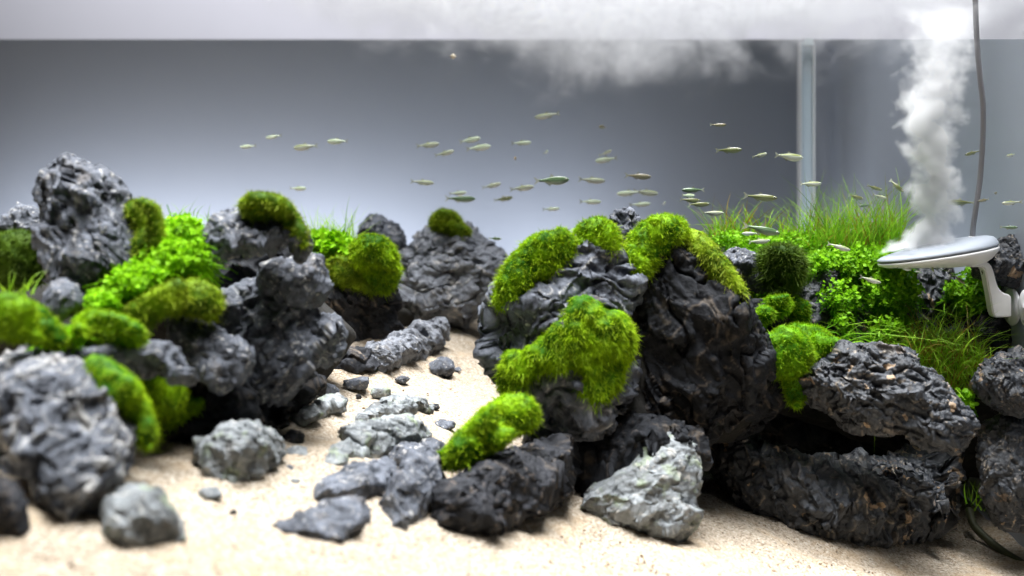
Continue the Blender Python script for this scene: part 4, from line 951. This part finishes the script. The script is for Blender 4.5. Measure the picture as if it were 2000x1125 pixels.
FISH = [
 (483,286,30,L_,-4,1.29,'white','pale blurred fish, leftmost of the school over the left rocks'),
 (533,267,30,L_,-8,1.29,'white','pale blurred fish, highest of the five over the left rocks'),
 (594,287,44,L_,-5,1.29,'silver','longest of the pale blurred fish over the cap rock moss, third from the left'),
 (657,276,38,L_,0,1.27,'white','pale blurred fish, rightmost of the upper four on the left'),
 (584,368,30,R_,0,1.29,'white','pale fish alone above the lime hair grass, left of centre'),
 (838,283,42,R_,6,1.29,'silver','silver fish nose right, left end of the upper middle group'),
 (870,299,36,R_,14,1.27,'silver','silver fish tilted nose up, lowest of the upper middle group'),
 (920,273,38,R_,12,1.29,'white','white fish tilted nose up, top of the close middle pair'),
 (937,288,44,R_,8,1.27,'white','white fish, lower of the close middle pair'),
 (1020,279,36,R_,3,1.29,'white','white fish level, alone at right of the upper middle group'),
 (1007,309,26,75,0,1.29,'tan','small orange-brown fish seen end-on in the middle of the school'),
 (1067,297,24,95,10,1.29,'white','tiny pale fish seen end-on, right of the orange-brown one'),
 (827,356,42,R_,-4,1.27,'silver','silver fish level, leftmost of the lower middle row'),
 (962,362,36,R_,14,1.29,'silver','silver fish tilted nose up between the two lower pairs'),
 (902,388,54,R_,0,1.30,'green','grey-green larger fish above the back rock moss'),
 (896,377,32,R_,5,1.29,'white','faint white fish directly over the larger grey-green one'),
 (985,388,34,R_,10,1.35,'olive','dark olive small fish above the pale back rock, nose up'),
 (1022,367,44,R_,8,1.27,'silver','silver fish nose slightly up, left of the big green one'),
 (1081,352,62,R_,3,1.15,'green','biggest green fish in the middle of the school'),
 (1158,352,50,R_,-3,1.25,'silver','silver-white fish right of the big green one'),
 (1066,226,46,L_,-9,1.27,'silver','silver fish high in the centre, above all others'),
 (1177,248,28,50,0,1.27,'brown','small dull fish high in the centre, right of the topmost'),
 (1182,312,40,L_,-8,1.27,'white','white fish under the two crossing fish, centre right'),
 (1185,298,26,140,22,1.27,'silver','pale fish crossing steeply over the white one, centre right'),
 (1249,344,46,R_,-3,1.15,'brown','dark brown fish left of the shaded panel corner'),
 (1226,377,44,L_,-4,1.27,'white','pale fish, left of the touching pair above the moss domes'),
 (1264,376,46,R_,-5,1.28,'silver','silver fish, right of the touching pair above the moss domes'),
 (1252,399,38,R_,4,1.27,'white','faint white fish below the touching pair'),
 (1155,394,40,R_,0,1.27,'white','faint white fish low over the small moss dome'),
 (1078,408,32,R_,4,1.29,'white','faint fish just above the big lime moss dome'),
 (1297,397,22,97,12,1.27,'white','tiny white fish seen end-on over the dark-streaked moss dome'),
 (968,466,24,R_,0,1.20,'green','small green fish low beside the pale back rock'),
 (1404,244,30,R_,0,1.02,'brown','brown fish, topmost in the dark panel area'),
 (1426,293,46,R_,2,1.02,'olive','slim yellow-olive fish in the dark panel area'),
 (1485,303,30,140,12,1.02,'silver','short silver fish turned half towards us, dark panel area'),
 (1543,306,54,R_,-5,1.00,'silver','bright silver fish with its head over the glass strip'),
 (1584,359,44,R_,2,1.00,'silver','silver fish swimming across the front of the glass strip'),
 (1352,371,42,L_,0,1.02,'green','green fish nose left, top of the four stacked fish'),
 (1345,382,30,205,0,1.06,'white','white fish hidden between stacked fish, second from top'),
 (1350,391,38,R_,-3,1.03,'olive','olive fish, third down of the four stacked fish'),
 (1366,399,42,R_,2,1.00,'olive','olive fish, lowest of the four stacked fish'),
 (1394,416,40,R_,0,1.00,'silver','bright silver fish under the four stacked fish'),
 (1488,385,60,R_,-4,.98,'olive','large fish with black stripe, before the dark panel left of the strip'),
 (1492,449,64,R_,-12,.95,'green','largest dark green fish diving right over the ridge plants'),
 (1464,456,30,L_,0,1.02,'white','pale fish half hidden behind the diving green one'),
 (1484,471,44,R_,3,.97,'silver','silver fish with black tail under the diving green one'),
 (1641,483,40,R_,-16,.95,'silver','silver fish diving right in front of the tall grass'),
 (1673,385,28,R_,-14,1.02,'olive','small fish above the tall grass, leftmost of five'),
 (1689,401,26,20,-4,1.02,'green','small dark fish nose left, lowest of five above the grass'),
 (1709,367,30,R_,-16,1.02,'olive','small olive fish diving, middle of five above the grass'),
 (1719,384,26,150,-14,1.02,'silver','short silver fish right below the middle one above the grass'),
 (1752,364,34,150,-40,1.02,'olive','steeply diving fish just left of the mist column'),
 (1897,299,30,25,-14,.99,'olive','dark fish nose down-left beside the cable'),
 (1975,303,26,20,-8,.98,'silver','small silver fish at the right edge, upper'),
 (1872,395,50,L_,3,1.02,'olive','slim yellow fish emerging from the mist column'),
 (1921,391,26,L_,-8,.98,'brown','small dark fish right of the cable, beside the slim yellow one'),
 (1946,377,22,40,0,.97,'brown','tiny brown fish turned half away, right of the cable'),
 (1973,396,34,L_,-4,.96,'silver','pale silver fish at the right edge, middle height'),
 (1972,444,30,150,0,.96,'green','grey-green fish at the right edge above the wrinkled rock'),
 (1702,547,38,R_,-16,.94,'silver','silver fish diving in front of the small-leaved bush'),
 (1768,524,30,200,-12,.97,'silver','fish half hidden under the left part of the mist maker'),
 (1820,520,26,110,-60,.97,'silver','fish seen from behind, under the middle of the mist maker'),
 (1874,546,26,150,-40,.99,'brown','tan fish nose down under the bracket of the mist maker'),
]
for i, (px, py, L, yaw, pitch, D, col, lab) in enumerate(FISH):
    fish(px, py, L, yaw+random.uniform(-10, 10), (pitch), D, col, lab, random.choice((0, 0, 1, 2, 3)), far=D > 1.2)

# ------------------------------------------------------------------ mist (air full of droplets): volumes
class GN:
    def __init__(s, name):
        s.g = bpy.data.node_groups.new(name, 'GeometryNodeTree')
        s.g.interface.new_socket('Geometry', in_out='INPUT', socket_type='NodeSocketGeometry')
        s.g.interface.new_socket('Geometry', in_out='OUTPUT', socket_type='NodeSocketGeometry')
        s.out = s.g.nodes.new('NodeGroupOutput')
        s.pos = s.g.nodes.new('GeometryNodeInputPosition').outputs[0]
        sp_ = s.g.nodes.new('ShaderNodeSeparateXYZ'); s.g.links.new(s.pos, sp_.inputs[0]); s.x, s.y, s.z = sp_.outputs
    def put(s, v, sock):
        if hasattr(v, 'node'): s.g.links.new(v, sock)
        else: sock.default_value = v
    def m(s, op, a, b=0.0, c=0.0, clamp=False):
        q = s.g.nodes.new('ShaderNodeMath'); q.operation = op; q.use_clamp = clamp
        for v, k in ((a, 0), (b, 1), (c, 2)): s.put(v, q.inputs[k])
        return q.outputs[0]
    def vec(s, op, a, b):
        q = s.g.nodes.new('ShaderNodeVectorMath'); q.operation = op; s.put(a, q.inputs[0]); s.put(b, q.inputs[1]); return q.outputs[0]
    def noise(s, scale, detail, rough=0.55, dist=0.0, vec=None, col=False, typ='FBM'):
        q = s.g.nodes.new('ShaderNodeTexNoise'); q.inputs['Scale'].default_value = scale; q.inputs['Detail'].default_value = detail
        q.inputs['Roughness'].default_value = rough; q.inputs['Distortion'].default_value = dist
        s.g.links.new(vec if vec is not None else s.pos, q.inputs['Vector'])
        return q.outputs['Color' if col else 'Fac']
    def curve(s, v, lo, hi, pts):
        """piecewise-linear function of v on [lo, hi]; pts (x, y)"""
        ys_ = [p_[1] for p_ in pts]; y0, y1 = min(ys_), max(ys_)
        u = s.m('DIVIDE', s.m('SUBTRACT', v, lo), hi-lo, clamp=True)
        q = s.g.nodes.new('ShaderNodeFloatCurve'); c = q.mapping.curves[0]
        pts = sorted(pts)
        while len(c.points) < len(pts): c.points.new(0.5, 0.5)
        for a, (x, y) in zip(c.points, pts): a.location = ((x-lo)/(hi-lo), (y-y0)/(y1-y0+1e-9)); a.handle_type = 'AUTO_CLAMPED'
        q.mapping.update(); s.put(u, q.inputs['Value'])
        return s.m('MULTIPLY_ADD', q.outputs[0], y1-y0, y0)
    def finish(s, dens, lo, hi, res, material):
        q = s.g.nodes.new('GeometryNodeVolumeCube'); s.put(dens, q.inputs['Density'])
        q.inputs['Min'].default_value = lo; q.inputs['Max'].default_value = hi
        for a, k in zip(('Resolution X', 'Resolution Y', 'Resolution Z'), res): q.inputs[a].default_value = k
        sm = s.g.nodes.new('GeometryNodeSetMaterial'); sm.inputs['Material'].default_value = material
        s.g.links.new(q.outputs[0], sm.inputs[0]); s.g.links.new(sm.outputs[0], s.out.inputs[0])
def vol_mat(name, density, color):
    m = bpy.data.materials.new(name); m.use_nodes = True; nt = m.node_tree; nt.nodes.remove(nt.nodes['Principled BSDF'])
    v = nt.nodes.new('ShaderNodeVolumePrincipled'); v.inputs['Density'].default_value = density; v.inputs['Color'].default_value = (*color, 1)
    v.inputs['Anisotropy'].default_value = 0.1
    nt.links.new(v.outputs[0], nt.nodes['Material Output'].inputs['Volume'])
    return m
def mist(name, label, gn, lo, hi, material):
    lo, hi = Vector(lo), Vector(hi); bm = bmesh.new(); bmesh.ops.create_cube(bm, size=1)
    for v in bm.verts: v.co = Vector([(lo[a]+hi[a])/2+v.co[a]*(hi[a]-lo[a]) for a in range(3)])
    me = bpy.data.meshes.new(name); bm.to_mesh(me); bm.free(); me.materials.append(material)
    o = bpy.data.objects.new(name, me); COL.objects.link(o)
    md_ = o.modifiers.new('mist', 'NODES'); md_.node_group = gn.g
    tag(o, label, 'mist', kind='stuff'); return o

# column rising from the mist maker
VM = vol_mat('dense_white_mist', 135.0, (0.93, 0.935, 0.945))
gn = GN('mist_column')
def zc(py, D=DM): return CZ-(py-400)/F*D
def xc(px, D=DM): return (px-1000)/F*D
wob = gn.noise(26, 2, 0.5, col=True)
warp = gn.vec('SUBTRACT', wob, (0.5, 0.5, 0.5)); 
wx = gn.g.nodes.new('ShaderNodeSeparateXYZ'); gn.g.links.new(warp, wx.inputs[0])
zz = gn.z
cx_ = gn.curve(zz, zc(505), zc(20), [(zc(505), xc(1800)), (zc(470), xc(1806)), (zc(430), xc(1822)), (zc(350), xc(1826)), (zc(280), xc(1815)), (zc(200), xc(1824)), (zc(120), xc(1838)), (zc(60), xc(1845)), (zc(20), xc(1850))])
rd_ = gn.curve(zz, zc(505), zc(20), [(zc(505), .032), (zc(480), .027), (zc(440), .020), (zc(350), .020), (zc(280), .024), (zc(200), .030), (zc(120), .027), (zc(60), .034), (zc(20), .045)])
dx = gn.m('ADD', gn.m('SUBTRACT', gn.x, cx_), gn.m('MULTIPLY', wx.outputs[0], 0.020))
dy = gn.m('ADD', gn.m('SUBTRACT', gn.y, DM), gn.m('MULTIPLY', wx.outputs[1], 0.020))
rr = gn.m('SQRT', gn.m('ADD', gn.m('MULTIPLY', dx, dx), gn.m('MULTIPLY', dy, dy)))
bil = gn.noise(52, 4, 0.5, 0.4)
bil2 = gn.noise(120, 3, 0.55, 0.5)
edge = gn.m('ADD', gn.m('SUBTRACT', 0.96, gn.m('DIVIDE', rr, rd_)), gn.m('ADD', gn.m('MULTIPLY', gn.m('SUBTRACT', bil, 0.5), 2.4), gn.m('MULTIPLY', gn.m('SUBTRACT', bil2, 0.5), 0.8)))
dens = gn.m('MULTIPLY', edge, 1.7, clamp=True)
dens = gn.m('MULTIPLY', dens, gn.m('MULTIPLY_ADD', bil2, 1.4, 0.15))
# starts on the tilted lid
lidz = gn.m('ADD', gn.m('MULTIPLY', gn.m('SUBTRACT', gn.x, xc(1832)), math.tan(tilt)), zc(497-20))
dens = gn.m('MULTIPLY', dens, gn.m('GREATER_THAN', zz, lidz))
# sparser with height
fade = gn.curve(zz, zc(505), zc(20), [(zc(505), 1.0), (zc(350), .85), (zc(200), .55), (zc(100), .32), (zc(20), .1)])
dens = gn.m('MULTIPLY', dens, fade)
lo = (xc(1715), DM-.055, zc(505)); hi = (xc(1935), DM+.055, zc(20))
gn.finish(dens, lo, hi, (110, 110, 232), VM)
mist('mist_column', 'dense white mist column rising from the disc at right', gn, lo, hi, VM)

# cloud rolling along the top
VC = vol_mat('thin_white_mist', 24.0, (0.72, 0.73, 0.75))
gn = GN('mist_cloud'); DC = 1.27
warp = gn.vec('SUBTRACT', gn.noise(9, 3, 0.5, col=True), (0.5, 0.5, 0.5))
sc_ = gn.g.nodes.new('ShaderNodeVectorMath'); sc_.operation = 'SCALE'; gn.g.links.new(warp, sc_.inputs[0]); sc_.inputs['Scale'].default_value = 0.10
wp = gn.vec('ADD', gn.pos, sc_.outputs[0])
n1 = gn.noise(13, 5, 0.58, 0.5, wp); n2 = gn.noise(40, 5, 0.6, 1.2, wp)
def zr(py): return CZ-(py-400)/F*DC
def xr(px): return (px-1000)/F*DC
zb = gn.curve(gn.x, xr(450), xr(2050), [(xr(450), zr(-40)), (xr(600), zr(15)), (xr(780), zr(60)), (xr(960), zr(85)), (xr(1060), zr(140)), (xr(1150), zr(150)), (xr(1300), zr(135)), (xr(1420), zr(118)), (xr(1490), zr(100)), (xr(1560), zr(115)), (xr(1660), zr(85)), (xr(1760), zr(110)), (xr(1900), zr(115)), (xr(2050), zr(130))])
dn = gn.curve(gn.x, xr(450), xr(2050), [(xr(450), .25), (xr(700), .5), (xr(950), .8), (xr(1400), .7), (xr(1500), .85), (xr(1700), .7), (xr(2050), .65)])
hgt = gn.m('DIVIDE', gn.m('SUBTRACT', gn.z, zb), 0.045)
e1 = gn.m('ADD', hgt, gn.m('MULTIPLY', gn.m('SUBTRACT', n1, 0.52), 7.0))
d_ = gn.m('MULTIPLY', e1, 0.9, clamp=True)
d_ = gn.m('MULTIPLY', d_, gn.m('MULTIPLY', gn.m('SUBTRACT', n2, 0.43), 6.5, clamp=True))
d_ = gn.m('MULTIPLY', d_, dn)
# fade to nothing at the box faces
yc = gn.curve(gn.x, 0.15, 0.50, [(0.15, 1.30), (0.30, 1.26), (0.40, 1.17), (0.50, 1.10)])
off = gn.m('ABSOLUTE', gn.m('SUBTRACT', gn.y, yc))
d_ = gn.m('MULTIPLY', d_, gn.m('MULTIPLY', gn.m('SUBTRACT', 0.20, off), 10.0, clamp=True))
lo = (xr(430), 0.92, zr(185)); hi = (0.66, 1.63, zr(-75))
gn.finish(d_, lo, hi, (330, 150, 54*2), VC)
mist('mist_cloud', 'pale mist cloud rolling leftward along the top edge', gn, lo, hi, VC)

# ------------------------------------------------------------------ loose grains and debris lying on the sand
r = np.random.default_rng(77); V, Fc, n = [], [], 0
tv, tf = ico(1)
for q in range(1500):
    px, py = (r.uniform(1150, 1990), r.uniform(960, 1124)) if q < 1000 else (r.uniform(0, 1200), r.uniform(650, 1124))
    D = float(sand_at(px, py)); p0 = P(px, py, D)
    if not (0.4 < D < 1.5) or p0.x > W-0.01: continue
    sc_ = r.uniform(0.0004, 0.0011)*(1 if q < 1000 else 1.2)
    z0 = float(sand_z(p0.x, p0.y))
    V.append(tv*np.array([sc_*r.uniform(.7, 1.6), sc_, sc_*0.7])+np.array([p0.x, p0.y, z0+sc_*0.4])); Fc.append(tf+n); n += len(tv)
m = mat('brown_and_grey_grains', (0.2, 0.14, 0.08), 0.8); t = NT(m); nz = t.noise(400, 1, 0.5, 0, t.pos())
t.l(t.ramp(nz.outputs['Fac'], [(0.35, (0.05, 0.05, 0.05)), (0.5, (0.24, 0.15, 0.07)), (0.65, (0.5, 0.42, 0.32))]).outputs[0], t.b.inputs['Base Color'])
tag(link('grains', from_arrays('grains', np.concatenate(V), np.concatenate(Fc)), m), 'loose dark and tan grains strewn over the sand', 'grains', kind='stuff')

make_rock('floating_speck', 'tiny round tan speck floating just under the panel edge, left of centre', [(885,111,4.2,4.2,0,4.2),(886,110,3,3.4,0,3)], 1.25, mat('pale_tan_speck', (0.75, 0.65, 0.5), 0.7), 0.0006, 400, .3, cat='speck', smooth=2)
